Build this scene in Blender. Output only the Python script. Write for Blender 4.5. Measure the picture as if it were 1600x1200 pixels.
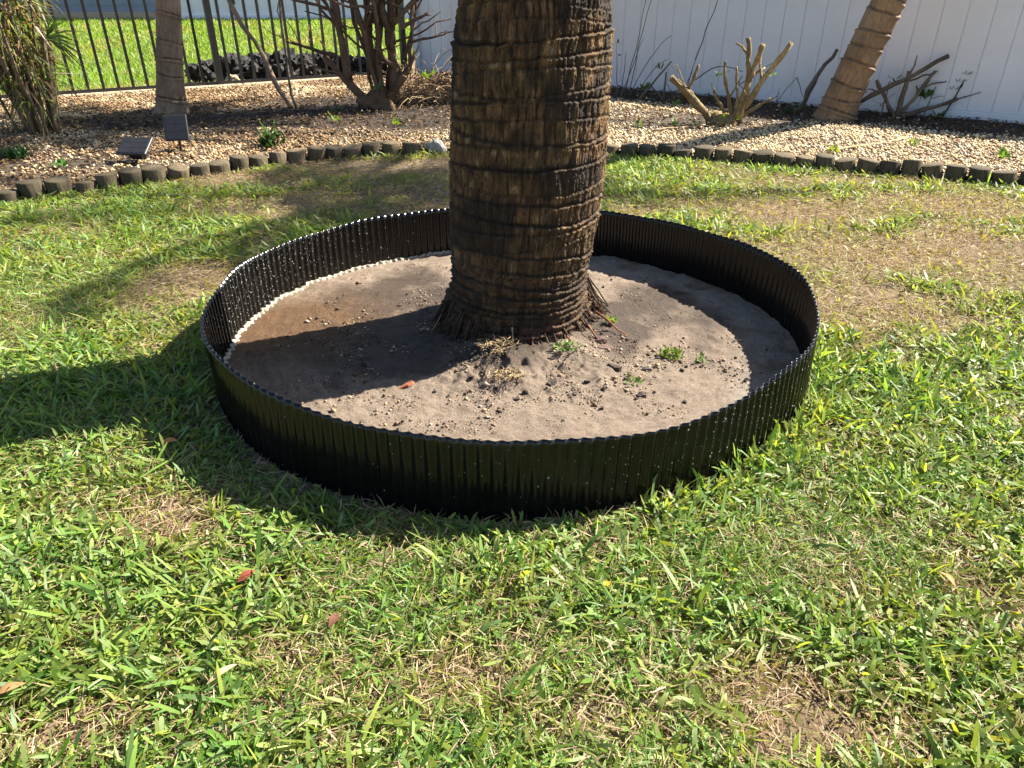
import bpy, math
import numpy as np
from mathutils import Vector, Matrix

for o in list(bpy.data.objects):
    bpy.data.objects.remove(o, do_unlink=True)
SC = bpy.context.scene
COL = SC.collection
R = math.radians
PI = math.pi

# ------------------------------------------------------------------ camera
cam_d = bpy.data.cameras.new('camera')
cam = bpy.data.objects.new('camera', cam_d)
COL.objects.link(cam)
cam.location = (0, 0, 1.42)
cam.rotation_euler = (R(90 - 29.1), 0, 0)
cam_d.sensor_width = 36.0
cam_d.lens = 1130 / 1600 * 36.0
cam_d.clip_start = 0.05
cam_d.clip_end = 400
SC.camera = cam

# ------------------------------------------------------------------ sky, sun, exposure
SUN_EL = 42.0
SUN_AZ = math.degrees(math.atan2(0.906, 0.423))      # clockwise from +Y
world = bpy.data.worlds.new('World')
SC.world = world
world.use_nodes = True
wn = world.node_tree
bg = wn.nodes['Background']
sky = wn.nodes.new('ShaderNodeTexSky')
sky.sky_type = 'NISHITA'
sky.sun_disc = False
sky.sun_elevation = R(SUN_EL)
sky.sun_rotation = R(SUN_AZ)
sky.air_density = 1.0
sky.dust_density = 1.0
wn.links.new(sky.outputs[0], bg.inputs[0])
bg.inputs[1].default_value = 0.055

sun_d = bpy.data.lights.new('sun', 'SUN')
sun_d.energy = 5.0
sun_d.angle = R(0.53)
sun_d.color = (1.0, 0.92, 0.79)
sun = bpy.data.objects.new('sun', sun_d)
COL.objects.link(sun)
tos = Vector((0.906 * math.cos(R(SUN_EL)), 0.423 * math.cos(R(SUN_EL)), math.sin(R(SUN_EL))))
sun.location = tos * 30
sun.rotation_euler = tos.to_track_quat('Z', 'Y').to_euler()

SC.view_settings.view_transform = 'Standard'
SC.view_settings.look = 'None'
SC.view_settings.exposure = 2.0
SC.view_settings.gamma = 1.0
SC.view_settings.use_curve_mapping = False

# ------------------------------------------------------------------ numpy helpers
rng = np.random.default_rng(11)
TAB = np.random.default_rng(5).random((16, 256, 256))


def vn(x, y, seed=0, px=0):
    """smooth value noise 0..1; px>0 makes it periodic in x with that many cells"""
    x = np.asarray(x, float); y = np.asarray(y, float)
    x, y = np.broadcast_arrays(x, y)
    ix = np.floor(x).astype(int); iy = np.floor(y).astype(int)
    fx = x - ix; fy = y - iy
    fx = fx * fx * (3 - 2 * fx); fy = fy * fy * (3 - 2 * fy)
    T = TAB[seed % 16]
    if px:
        x0 = ix % px; x1 = (ix + 1) % px
    else:
        x0 = ix; x1 = ix + 1
    a = T[x0 & 255, iy & 255]; b = T[x1 & 255, iy & 255]
    c = T[x0 & 255, (iy + 1) & 255]; d = T[x1 & 255, (iy + 1) & 255]
    return (a * (1 - fx) + b * fx) * (1 - fy) + (c * (1 - fx) + d * fx) * fy


def fbm(x, y, seed=0, octv=4):
    s = 0; a = 0.5; t = 0
    for k in range(octv):
        s = s + a * vn(np.asarray(x) * 2 ** k + 17.3 * k, np.asarray(y) * 2 ** k + 9.1 * k, seed + k)
        t += a; a *= 0.55
    return s / t


def gauss(x, y, cx, cy, sx, sy):
    return np.exp(-((x - cx) / sx) ** 2 - ((y - cy) / sy) ** 2)


def sstep(a, b, x):
    t = np.clip((x - a) / (b - a), 0, 1)
    return t * t * (3 - 2 * t)


def mesh_np(name, V, F, mat, col=None, smooth=True, parent=None):
    """V (n,3); F (m,k) one face size; col (n,3) per-vertex tint"""
    V = np.ascontiguousarray(V, np.float32); F = np.ascontiguousarray(F, np.int32)
    me = bpy.data.meshes.new(name)
    m, k = F.shape
    me.vertices.add(len(V)); me.vertices.foreach_set('co', V.ravel())
    me.loops.add(m * k); me.loops.foreach_set('vertex_index', F.ravel())
    me.polygons.add(m); me.polygons.foreach_set('loop_start', np.arange(0, m * k, k, dtype=np.int32))
    me.update(calc_edges=True)
    if col is not None:
        a = me.color_attributes.new('col', 'FLOAT_COLOR', 'POINT')
        c4 = np.ones((len(V), 4), np.float32); c4[:, :3] = col
        a.data.foreach_set('color', c4.ravel())
    me.polygons.foreach_set('use_smooth', np.full(m, smooth, dtype=bool))
    me.materials.append(mat)
    me.validate()
    o = bpy.data.objects.new(name, me)
    COL.objects.link(o)
    if parent: o.parent = parent
    return o


class MB:
    """collects small shapes into one mesh"""
    def __init__(s): s.v = []; s.f = []; s.c = []; s.n = 0

    def add(s, v, f, c=(1, 1, 1)):
        v = np.asarray(v, float)
        c = np.asarray(c, float)
        if c.ndim == 1: c = np.tile(c, (len(v), 1))
        s.v.append(v); s.c.append(c)
        s.f += [tuple(int(i) + s.n for i in q) for q in f]
        s.n += len(v)

    def box(s, c, d, rot=None, col=(1, 1, 1), bev=0.0):
        c = np.asarray(c, float); d = np.asarray(d, float) / 2
        if bev > 0:
            b = bev; P = []
            for sx in (-1, 1):
                for sy in (-1, 1):
                    for sz in (-1, 1):
                        P.append(((sx * (d[0] - b)), sy * (d[1] - b), sz * d[2]))
                        P.append((sx * (d[0] - b), sy * d[1], sz * (d[2] - b)))
                        P.append((sx * d[0], sy * (d[1] - b), sz * (d[2] - b)))
            P = np.array(P)
            i = lambda sx, sy, sz, k: ((sx * 2 + sy) * 2 + sz) * 3 + k
            F = []
            F.append((i(0,0,1,0), i(1,0,1,0), i(1,1,1,0), i(0,1,1,0)))
            F.append((i(0,0,0,0), i(0,1,0,0), i(1,1,0,0), i(1,0,0,0)))
            F.append((i(0,0,0,1), i(1,0,0,1), i(1,0,1,1), i(0,0,1,1)))
            F.append((i(0,1,0,1), i(0,1,1,1), i(1,1,1,1), i(1,1,0,1)))
            F.append((i(1,0,0,2), i(1,1,0,2), i(1,1,1,2), i(1,0,1,2)))
            F.append((i(0,0,0,2), i(0,0,1,2), i(0,1,1,2), i(0,1,0,2)))
            for a in (0, 1):
                for b2 in (0, 1):
                    F.append((i(0,a,b2,0), i(1,a,b2,0), i(1,a,b2,1), i(0,a,b2,1)))
                    F.append((i(a,0,b2,0), i(a,1,b2,0), i(a,1,b2,2), i(a,0,b2,2)))
                    F.append((i(a,b2,0,1), i(a,b2,1,1), i(a,b2,1,2), i(a,b2,0,2)))
            for sx in (0, 1):
                for sy in (0, 1):
                    for sz in (0, 1):
                        F.append((i(sx,sy,sz,0), i(sx,sy,sz,1), i(sx,sy,sz,2)))
        else:
            P = np.array([(x, y, z) for x in (-1, 1) for y in (-1, 1) for z in (-1, 1)]) * d
            F = [(0,1,3,2), (4,6,7,5), (0,4,5,1), (2,3,7,6), (0,2,6,4), (1,5,7,3)]
        if rot is not None: P = P @ np.array(rot).T
        s.add(P + c, F, col)

    def tube(s, pts, rad, sides=6, col=(1, 1, 1), caps=True, rough=0.0, seed=0):
        pts = np.asarray(pts, float); n = len(pts)
        rad = np.broadcast_to(np.asarray(rad, float), (n,))
        T = np.gradient(pts, axis=0); T /= np.linalg.norm(T, axis=1)[:, None] + 1e-9
        ref = np.array((0.31, 0.92, 0.22)) if abs(T[0][1]) < 0.8 else np.array((0.95, 0.1, 0.2))
        A = np.cross(T, ref); A /= np.linalg.norm(A, axis=1)[:, None] + 1e-9
        B = np.cross(T, A)
        a = np.arange(sides) / sides * 2 * PI
        rr = rad[:, None] * np.ones(sides)[None]
        if rough: rr = rr * (1 + rough * (np.random.default_rng(seed).random((n, sides)) - 0.5))
        V = pts[:, None] + rr[..., None] * (np.cos(a)[None, :, None] * A[:, None] + np.sin(a)[None, :, None] * B[:, None])
        F = []
        for i in range(n - 1):
            for j in range(sides):
                k = (j + 1) % sides
                F.append((i * sides + j, i * sides + k, (i + 1) * sides + k, (i + 1) * sides + j))
        if caps:
            F.append(tuple(range(sides - 1, -1, -1))); F.append(tuple((n - 1) * sides + j for j in range(sides)))
        c = np.asarray(col, float)
        if c.ndim == 2: c = np.repeat(c, sides, axis=0)
        s.add(V.reshape(-1, 3), F, c)

    def build(s, name, mat, parent=None, smooth=True):
        me = bpy.data.meshes.new(name)
        V = np.concatenate(s.v)
        me.from_pydata(V.tolist(), [], s.f)
        a = me.color_attributes.new('col', 'FLOAT_COLOR', 'POINT')
        c4 = np.ones((len(V), 4), np.float32); c4[:, :3] = np.concatenate(s.c)
        a.data.foreach_set('color', c4.ravel())
        me.polygons.foreach_set('use_smooth', np.full(len(me.polygons), smooth, dtype=bool))
        me.materials.append(mat)
        me.update()
        o = bpy.data.objects.new(name, me)
        COL.objects.link(o)
        if parent: o.parent = parent
        return o


def rotz(a): return np.array(((math.cos(a), -math.sin(a), 0), (math.sin(a), math.cos(a), 0), (0, 0, 1)))
def rotx(a): return np.array(((1, 0, 0), (0, math.cos(a), -math.sin(a)), (0, math.sin(a), math.cos(a))))
def roty(a): return np.array(((math.cos(a), 0, math.sin(a)), (0, 1, 0), (-math.sin(a), 0, math.cos(a))))


def tag(o, label, cat, group=None):
    o['label'] = label; o['category'] = cat
    if group: o['group'] = group
    return o


def kind(o, k, label=None, cat=None):
    o['kind'] = k
    if label: o['label'] = label
    if cat: o['category'] = cat
    return o


def empty(name, loc=(0, 0, 0), rz=0):
    o = bpy.data.objects.new(name, None); COL.objects.link(o)
    o.location = loc; o.rotation_euler = (0, 0, rz); o.empty_display_size = 0.1
    return o


# ------------------------------------------------------------------ materials
def mat_new(name):
    m = bpy.data.materials.new(name); m.use_nodes = True
    nt = m.node_tree
    return m, nt, nt.nodes['Principled BSDF']


def N(nt, t, **kw):
    n = nt.nodes.new(t)
    for k, v in kw.items(): setattr(n, k, v)
    return n


def tex_noise(nt, scale, detail=5, rough=0.6, stretch=None, coord='Object'):
    tc = N(nt, 'ShaderNodeTexCoord')
    n = N(nt, 'ShaderNodeTexNoise'); n.inputs['Scale'].default_value = scale
    n.inputs['Detail'].default_value = detail; n.inputs['Roughness'].default_value = rough
    if stretch:
        mp = N(nt, 'ShaderNodeMapping'); mp.inputs['Scale'].default_value = stretch
        nt.links.new(tc.outputs[coord], mp.inputs[0]); nt.links.new(mp.outputs[0], n.inputs['Vector'])
    else:
        nt.links.new(tc.outputs[coord], n.inputs['Vector'])
    return n.outputs['Fac']


def ramp(nt, fac, stops):
    r = N(nt, 'ShaderNodeValToRGB')
    e = r.color_ramp.elements
    while len(e) < len(stops): e.new(0.5)
    for el, (p, c) in zip(e, stops): el.position = p; el.color = (*c, 1)
    nt.links.new(fac, r.inputs[0])
    return r.outputs[0]


def mixc(nt, a, b, fac=0.5, mode='MIX'):
    m = N(nt, 'ShaderNodeMix', data_type='RGBA', blend_type=mode)
    for sock, v in ((m.inputs['Factor'], fac), (m.inputs[6], a), (m.inputs[7], b)):
        if isinstance(v, (int, float)): sock.default_value = v
        elif isinstance(v, tuple): sock.default_value = (*v, 1)
        else: nt.links.new(v, sock)
    return m.outputs[2]


def attr(nt, name='col'):
    a = N(nt, 'ShaderNodeAttribute'); a.attribute_name = name
    return a.outputs['Color']


def bump(nt, bsdf, h, strength=0.5, dist=0.01):
    b = N(nt, 'ShaderNodeBump'); b.inputs['Strength'].default_value = strength; b.inputs['Distance'].default_value = dist
    nt.links.new(h, b.inputs['Height']); nt.links.new(b.outputs[0], bsdf.inputs['Normal'])


def m_leaf(name, trans=0.35, rough=0.45, spec=0.4):
    """foliage: vertex tint, some light passes through"""
    m, nt, b = mat_new(name)
    c = attr(nt)
    nt.links.new(c, b.inputs['Base Color'])
    b.inputs['Roughness'].default_value = rough
    b.inputs['Specular IOR Level'].default_value = spec
    t = N(nt, 'ShaderNodeBsdfTranslucent')
    tc = mixc(nt, c, (1.5, 1.35, 0.6), 1.0, 'MULTIPLY')
    nt.links.new(tc, t.inputs[0])
    mx = N(nt, 'ShaderNodeMixShader'); mx.inputs[0].default_value = trans
    nt.links.new(b.outputs[0], mx.inputs[1]); nt.links.new(t.outputs[0], mx.inputs[2])
    nt.links.new(mx.outputs[0], nt.nodes['Material Output'].inputs[0])
    return m


def m_tint(name, base=(1, 1, 1), rough=0.8, nscale=30, namp=0.35, stretch=None, bmp=0.4, bdist=0.006, spec=0.3):
    """vertex tint times a fine mottling, with relief"""
    m, nt, b = mat_new(name)
    n = tex_noise(nt, nscale, 6, 0.65, stretch)
    lo = 1 - namp; hi = 1 + namp
    r = ramp(nt, n, ((0.25, (lo, lo, lo)), (0.75, (hi, hi, hi))))
    c = mixc(nt, attr(nt), r, 1.0, 'MULTIPLY')
    c = mixc(nt, c, base, 1.0, 'MULTIPLY')
    nt.links.new(c, b.inputs['Base Color'])
    b.inputs['Roughness'].default_value = rough
    b.inputs['Specular IOR Level'].default_value = spec
    if bmp: bump(nt, b, n, bmp, bdist)
    return m


M_GRASS = m_leaf('grass_blade', 0.46, 0.5, 0.4)
M_STRAW = m_leaf('dry_grass', 0.2, 0.7, 0.2)
M_FROND = m_leaf('frond_leaf', 0.3, 0.4, 0.4)
M_WEED = m_leaf('weed_leaf', 0.3, 0.45, 0.4)
M_BARK = m_tint('palm_bark', rough=0.8, nscale=70, namp=0.6, stretch=(3, 3, 0.6), bmp=1.0, bdist=0.010, spec=0.3)
M_BARK2 = m_tint('palm_bark_ringed', rough=0.85, nscale=30, namp=0.35, stretch=(2, 2, 0.6), bmp=0.5)
M_TWIG = m_tint('branch_bark', rough=0.85, nscale=38, namp=0.55, bmp=0.9, bdist=0.012)
M_STONE = m_tint('pebble_stone', rough=0.75, nscale=60, namp=0.15, bmp=0.2)
M_CHIP = m_tint('bark_chip_wood', rough=0.85, nscale=70, namp=0.35, bmp=0.5)


def m_ground():
    m, nt, b = mat_new('thatch_soil')
    f = tex_noise(nt, 55, 8, 0.75)
    g = tex_noise(nt, 1.3, 4, 0.6)
    c1 = ramp(nt, f, ((0.3, (0.06, 0.042, 0.027)), (0.5, (0.16, 0.115, 0.07)), (0.7, (0.32, 0.24, 0.15))))
    c2 = ramp(nt, f, ((0.3, (0.08, 0.06, 0.043)), (0.7, (0.27, 0.21, 0.15))))
    k = ramp(nt, g, ((0.42, (0, 0, 0)), (0.62, (1, 1, 1))))
    nt.links.new(mixc(nt, c1, c2, k), b.inputs['Base Color'])
    b.inputs['Roughness'].default_value = 0.95
    b.inputs['Specular IOR Level'].default_value = 0.15
    bump(nt, b, f, 0.8, 0.02)
    return m


def m_bed():
    m, nt, b = mat_new('bed_soil')
    f = tex_noise(nt, 40, 8, 0.75)
    c = mixc(nt, attr(nt), ramp(nt, f, ((0.3, (0.5, 0.5, 0.5)), (0.7, (1.4, 1.4, 1.4)))), 1.0, 'MULTIPLY')
    nt.links.new(c, b.inputs['Base Color'])
    b.inputs['Roughness'].default_value = 0.95
    bump(nt, b, f, 0.8, 0.02)
    return m


def m_soil():
    """sandy soil: vertex tint carries the damp and crusted patches (alpha unused)"""
    m, nt, b = mat_new('sandy_soil')
    f = tex_noise(nt, 120, 8, 0.8)
    h = tex_noise(nt, 22, 6, 0.7)
    c = mixc(nt, attr(nt), ramp(nt, f, ((0.28, (0.6, 0.58, 0.55)), (0.72, (1.35, 1.35, 1.35)))), 1.0, 'MULTIPLY')
    c = mixc(nt, c, ramp(nt, h, ((0.3, (0.75, 0.73, 0.7)), (0.7, (1.2, 1.2, 1.2)))), 1.0, 'MULTIPLY')
    nt.links.new(c, b.inputs['Base Color'])
    bw = N(nt, 'ShaderNodeRGBToBW'); nt.links.new(attr(nt), bw.inputs[0])
    mr = N(nt, 'ShaderNodeMapRange'); mr.inputs[1].default_value = 0.05; mr.inputs[2].default_value = 0.16; mr.inputs[3].default_value = 0.5; mr.inputs[4].default_value = 0.95
    nt.links.new(bw.outputs[0], mr.inputs[0]); nt.links.new(mr.outputs[0], b.inputs['Roughness'])
    b.inputs['Specular IOR Level'].default_value = 0.3
    bump(nt, b, f, 1.0, 0.02)
    return m


def m_plain(name, c, rough=0.5, spec=0.5, nscale=12, namp=0.12, metal=0.0, bmp=0.0, stretch=None, bdist=0.003):
    m, nt, b = mat_new(name)
    n = tex_noise(nt, nscale, 5, 0.6, stretch)
    lo = tuple(x * (1 - namp) for x in c); hi = tuple(min(1, x * (1 + namp)) for x in c)
    nt.links.new(ramp(nt, n, ((0.3, lo), (0.7, hi))), b.inputs['Base Color'])
    b.inputs['Roughness'].default_value = rough
    b.inputs['Specular IOR Level'].default_value = spec
    b.inputs['Metallic'].default_value = metal
    if bmp: bump(nt, b, n, bmp, bdist)
    return m


def m_plastic():
    m, nt, b = mat_new('black_corrugated_plastic')
    n = tex_noise(nt, 9, 6, 0.65)
    v = tex_noise(nt, 18, 5, 0.6, (1, 1, 0.12))
    c = ramp(nt, n, ((0.35, (0.004, 0.004, 0.0038)), (0.75, (0.009, 0.0085, 0.008))))
    nt.links.new(c, b.inputs['Base Color'])
    r = ramp(nt, v, ((0.35, (0.11, 0.11, 0.11)), (0.7, (0.26, 0.26, 0.26))))
    nt.links.new(r, b.inputs['Roughness'])
    b.inputs['Specular IOR Level'].default_value = 0.34
    bump(nt, b, n, 0.15, 0.012)
    return m


def m_log():
    m, nt, b = mat_new('weathered_log')
    oi = N(nt, 'ShaderNodeObjectInfo')
    f = tex_noise(nt, 18, 8, 0.75, (5, 5, 0.35))
    g = tex_noise(nt, 6, 4, 0.6)
    c = ramp(nt, f, ((0.32, (0.03, 0.025, 0.018)), (0.47, (0.115, 0.095, 0.068)), (0.68, (0.21, 0.178, 0.13))))
    moss = ramp(nt, g, ((0.45, (1, 1, 1)), (0.7, (0.72, 0.8, 0.6))))
    c = mixc(nt, c, moss, 1.0, 'MULTIPLY')
    rv = ramp(nt, oi.outputs['Random'], ((0.0, (0.45, 0.44, 0.43)), (0.5, (0.78, 0.75, 0.70)), (1.0, (1.15, 1.05, 0.9))))
    c = mixc(nt, c, rv, 1.0, 'MULTIPLY')
    nt.links.new(c, b.inputs['Base Color'])
    b.inputs['Roughness'].default_value = 0.9
    b.inputs['Specular IOR Level'].default_value = 0.2
    bump(nt, b, f, 0.8, 0.012)
    return m


M_GROUND = m_ground(); M_BED = m_bed(); M_SOIL = m_soil()
M_PLASTIC = m_plastic(); M_LOG = m_log()
M_DROP = m_plain('water_bead', (0.22, 0.22, 0.215), 0.25, 0.8, 30, 0.1)
M_CRUST = m_plain('pale_mineral_crust', (0.31, 0.28, 0.22), 0.9, 0.2, 60, 0.6, bmp=0.8)
M_VINYL = m_plain('white_vinyl', (0.63, 0.66, 0.72), 0.4, 0.4, 3, 0.04)
M_IRON = m_plain('black_metal', (0.013, 0.013, 0.014), 0.42, 0.5, 20, 0.3)
M_CONC = m_plain('tan_concrete', (0.42, 0.33, 0.23), 0.9, 0.2, 25, 0.3, bmp=0.5)
M_SIDING = m_plain('blue_grey_siding', (0.20, 0.24, 0.30), 0.6, 0.3, 5, 0.1)
M_TRIM = m_plain('white_trim', (0.78, 0.78, 0.78), 0.5, 0.3, 4, 0.04)
M_LAVA = m_plain('dark_rock', (0.028, 0.026, 0.026), 0.85, 0.3, 14, 0.5, bmp=0.8, bdist=0.02)
M_PALEROCK = m_plain('pale_rock', (0.27, 0.255, 0.23), 0.85, 0.3, 14, 0.3, bmp=0.8, bdist=0.01)
M_LAMPBODY = m_plain('black_lamp_plastic', (0.02, 0.02, 0.021), 0.45, 0.5, 20, 0.2)
M_CELL = m_plain('solar_cell', (0.022, 0.022, 0.026), 0.32, 0.4, 20, 0.2)

# ------------------------------------------------------------------ places (metres; camera stands above 0,0 looking along +Y)
RC = (0.0, 2.945); RA = 1.255; RB = 1.222         # ring of edging: centre and half axes
RH = 0.285
PALM = (0.035, 3.085)
LOGLINE = np.array([(-5.2, 4.35), (-4.55, 4.75), (-3.95, 5.12), (-3.34, 5.54), (-2.93, 5.86), (-2.46, 6.22), (-2.02, 6.58), (-1.55, 6.84),
                    (-0.98, 6.98), (-0.45, 7.06), (0.25, 7.06), (0.95, 6.96), (1.52, 6.80), (2.01, 6.63), (2.46, 6.44), (2.90, 6.27),
                    (3.31, 6.10), (3.68, 5.91), (4.05, 5.74), (4.7, 5.45), (5.5, 5.1)])
WF0 = np.array((-1.61, 13.62)); WF1 = np.array((5.55, 8.21))
WFD = (WF1 - WF0) / np.linalg.norm(WF1 - WF0)
PF0 = np.array((-7.5, 9.41)); PF1 = np.array((-1.72, 13.03))
PFD = (PF1 - PF0) / np.linalg.norm(PF1 - PF0)


def log_y(x): return np.interp(x, LOGLINE[:, 0], LOGLINE[:, 1])
def white_d(x, y):     # distance in front of the white fence
    n = np.array((-WFD[1], WFD[0])); n = -n if n[1] > 0 else n
    return (x - WF0[0]) * n[0] + (y - WF0[1]) * n[1]
def picket_d(x, y):    # distance in front of the picket fence
    n = np.array((PFD[1], -PFD[0]))
    return (x - PF0[0]) * n[0] + (y - PF0[1]) * n[1]


def ring_r(th):
    base = 1 / np.sqrt((np.cos(th) / RA) ** 2 + (np.sin(th) / RB) ** 2)
    return base + 0.009 * np.sin(3 * th + 0.6) + 0.005 * np.sin(5 * th + 2.0) + 0.003 * np.sin(11 * th + 1.0)


def nb_z(y):   # the neighbour's lawn rises gently
    return 0.42 * sstep(12.5, 24.0, y)


# ------------------------------------------------------------------ ground
def build_ground():
    xs = np.concatenate([[-150, -60, -30], np.linspace(-16, 12, 113), [30, 60, 150]])
    ys = np.concatenate([[-100, -30, -8], np.linspace(-2, 26, 113), [40, 80, 180]])
    X, Y = np.meshgrid(xs, ys)
    Z = nb_z(Y) + 0.012 * (fbm(X * 1.1, Y * 1.1, 2) - 0.5) - 0.006
    inr = ((X - RC[0]) / RA) ** 2 + ((Y - RC[1]) / RB) ** 2
    Z = np.where(inr < 1.15, -0.008, Z)
    nx = len(xs); ny = len(ys)
    I = np.arange(nx * ny).reshape(ny, nx)
    F = np.stack([I[:-1, :-1], I[:-1, 1:], I[1:, 1:], I[1:, :-1]], -1).reshape(-1, 4)
    o = mesh_np('ground', np.stack([X, Y, Z], -1).reshape(-1, 3), F, M_GROUND)
    kind(o, 'structure')


build_ground()


def mulch_mask(x, y):
    """1 where dark soil and leaf litter cover the bed, 0 where pale gravel lies"""
    a = 2.0 * gauss(x, y, -1.6, 9.1, 1.9, 0.9) + 1.4 * gauss(x, y, -3.0, 8.8, 1.0, 0.5) + 1.4 * gauss(x, y, -0.6, 9.5, 1.4, 1.1) + 1.0 * gauss(x, y, -3.6, 8.2, 1.3, 0.3)
    w = 1.2 * sstep(1.25, 0.65, white_d(x, y)) + gauss(x, y, 1.9, 8.3, 1.0, 0.55) + gauss(x, y, 3.4, 8.7, 0.9, 0.45)
    l = 0.75 * gauss(x, y, -4.4, 6.3, 1.5, 0.8)
    n = fbm(x * 2.2, y * 2.2, 6) - 0.5
    return np.clip(a + w + l + n * 0.9, 0, 1)


def bed_in(x, y):
    return (y > log_y(x) + 0.02) & (white_d(x, y) > 0.02) & (picket_d(x, y) > 0.03)


def bed_z(x, y):
    return 0.035 + 0.05 * (fbm(x * 1.2, y * 1.2, 8) - 0.4) + 0.03 * sstep(0.0, 1.5, y - log_y(x))


def build_bed():
    nx, ny = 220, 130
    xs = np.linspace(-8.5, 7.5, nx); V = []; C = []
    # sheet between the log line and the two fences
    top = np.minimum(WF0[1] + (xs - WF0[0]) * WFD[1] / WFD[0], PF0[1] + (xs - PF0[0]) * PFD[1] / PFD[0]) + 0.02
    bot = log_y(xs)
    t = np.linspace(0, 1, ny)[:, None]
    X = np.broadcast_to(xs[None], (ny, nx)); Y = bot[None] * (1 - t) + top[None] * t
    Z = bed_z(X, Y)
    mm = mulch_mask(X, Y)[..., None]
    C = np.array((0.15, 0.11, 0.07)) * (1 - mm) + np.array((0.03, 0.021, 0.015)) * mm
    I = np.arange(nx * ny).reshape(ny, nx)
    F = np.stack([I[:-1, :-1], I[:-1, 1:], I[1:, 1:], I[1:, :-1]], -1).reshape(-1, 4)
    o = mesh_np('planting_bed', np.stack([X, Y, Z], -1).reshape(-1, 3), F, M_BED, C.reshape(-1, 3))
    kind(o, 'structure')


build_bed()


def soil_z(x, y):
    d = np.hypot(x - PALM[0], y - PALM[1])
    z = 0.018 + 0.05 * np.exp(-((np.maximum(d - 0.28, 0)) / 0.20) ** 1.5)
    z = z + 0.030 * (fbm(x * 5, y * 5, 3) - 0.5) + 0.014 * (fbm(x * 28, y * 28, 4, 3) - 0.5)
    z = z + 0.009 * (fbm(x * 75, y * 75, 9, 2) - 0.5) * sstep(0.3, 0.6, vn(x * 6, y * 6, 8) + 0.25)
    z = z + 0.06 * gauss(x, y, -0.04, 2.62, 0.13, 0.08) + 0.03 * np.maximum(fbm(x * 30, y * 30, 2, 2) - 0.45, 0) * 2 * gauss(x, y, 0.0, 2.58, 0.28, 0.16) + 0.03 * gauss(x, y, 0.3, 2.72, 0.12, 0.08) + 0.018 * np.maximum(fbm(x * 11, y * 11, 6, 3) - 0.52, 0) * 4 * gauss(x, y, 0.1, 2.6, 0.5, 0.35)
    z = z + 0.02 * gauss(x, y, 0.0, 2.50, 0.07, 0.05)
    return z


def build_soil():
    na, nr = 480, 200
    th = np.arange(na) / na * 2 * PI
    rr = np.linspace(0.08, 1, nr)
    T, Q = np.meshgrid(th, rr)
    rad = Q * (ring_r(T) - 0.004)
    X = RC[0] + rad * np.cos(T); Y = RC[1] + rad * np.sin(T)
    Z = soil_z(X, Y)
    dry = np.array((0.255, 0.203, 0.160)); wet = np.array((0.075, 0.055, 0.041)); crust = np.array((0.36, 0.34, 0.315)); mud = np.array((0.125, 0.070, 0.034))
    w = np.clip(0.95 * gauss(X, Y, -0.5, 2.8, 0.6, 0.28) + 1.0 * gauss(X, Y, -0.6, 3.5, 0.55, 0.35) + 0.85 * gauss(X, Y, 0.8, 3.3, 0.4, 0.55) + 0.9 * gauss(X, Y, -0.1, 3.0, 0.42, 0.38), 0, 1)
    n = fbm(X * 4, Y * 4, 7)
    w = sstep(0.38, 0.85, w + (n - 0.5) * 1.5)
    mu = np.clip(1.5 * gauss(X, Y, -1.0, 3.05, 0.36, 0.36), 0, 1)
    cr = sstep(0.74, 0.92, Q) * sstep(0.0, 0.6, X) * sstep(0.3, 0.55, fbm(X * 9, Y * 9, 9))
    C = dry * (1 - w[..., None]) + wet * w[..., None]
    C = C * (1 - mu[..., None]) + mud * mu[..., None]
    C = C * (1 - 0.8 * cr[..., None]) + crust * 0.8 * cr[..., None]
    C = C * (0.86 + 0.28 * fbm(X * 13, Y * 13, 10)[..., None])
    I = np.arange(na * nr).reshape(nr, na); J = np.roll(I, -1, axis=1)
    F = np.stack([I[:-1], J[:-1], J[1:], I[1:]], -1).reshape(-1, 4)
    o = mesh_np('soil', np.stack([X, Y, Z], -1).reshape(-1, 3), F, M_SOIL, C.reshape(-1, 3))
    kind(o, 'structure')


build_soil()

# ------------------------------------------------------------------ fences and what stands behind them
def white_fence():
    L = 9.9; root = empty('vinyl_fence', (WF0[0], WF0[1], 0), math.atan2(WFD[1], WFD[0]))
    tag(root, 'tall white vinyl privacy fence of wide upright boards behind the gravel bed', 'fence')
    b = MB(); pitch = 0.245
    b.box((0, 0, 0), (pitch - 0.004, 0.022, 1.16), bev=0.006)
    proto = b.build('board', M_VINYL, root, smooth=False)
    n = int(L / pitch)
    for k in range(n):
        o = proto if k == 0 else proto.copy()
        if k: COL.objects.link(o); o.parent = root
        o.location = (0.06 + pitch * (k + 0.5), 0, 0.735)
    bk = MB(); bk.box((L / 2, 0.003, 0.725), (L, 0.008, 1.19)); bk.build('backing_groove', M_VINYL, root, smooth=False)
    r = MB(); r.box((L / 2, 0, 0.08), (L, 0.05, 0.15), bev=0.006); r.build('bottom_rail', M_VINYL, root, smooth=False)
    r = MB(); r.box((L / 2, 0, 1.335), (L, 0.05, 0.09), bev=0.006); r.build('top_rail', M_VINYL, root, smooth=False)
    for x in (-0.0, L + 0.06):
        p = MB(); p.box((x, 0, 0.71), (0.127, 0.127, 1.46), bev=0.008); p.build('post', M_VINYL, root, smooth=False)


white_fence()


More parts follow.
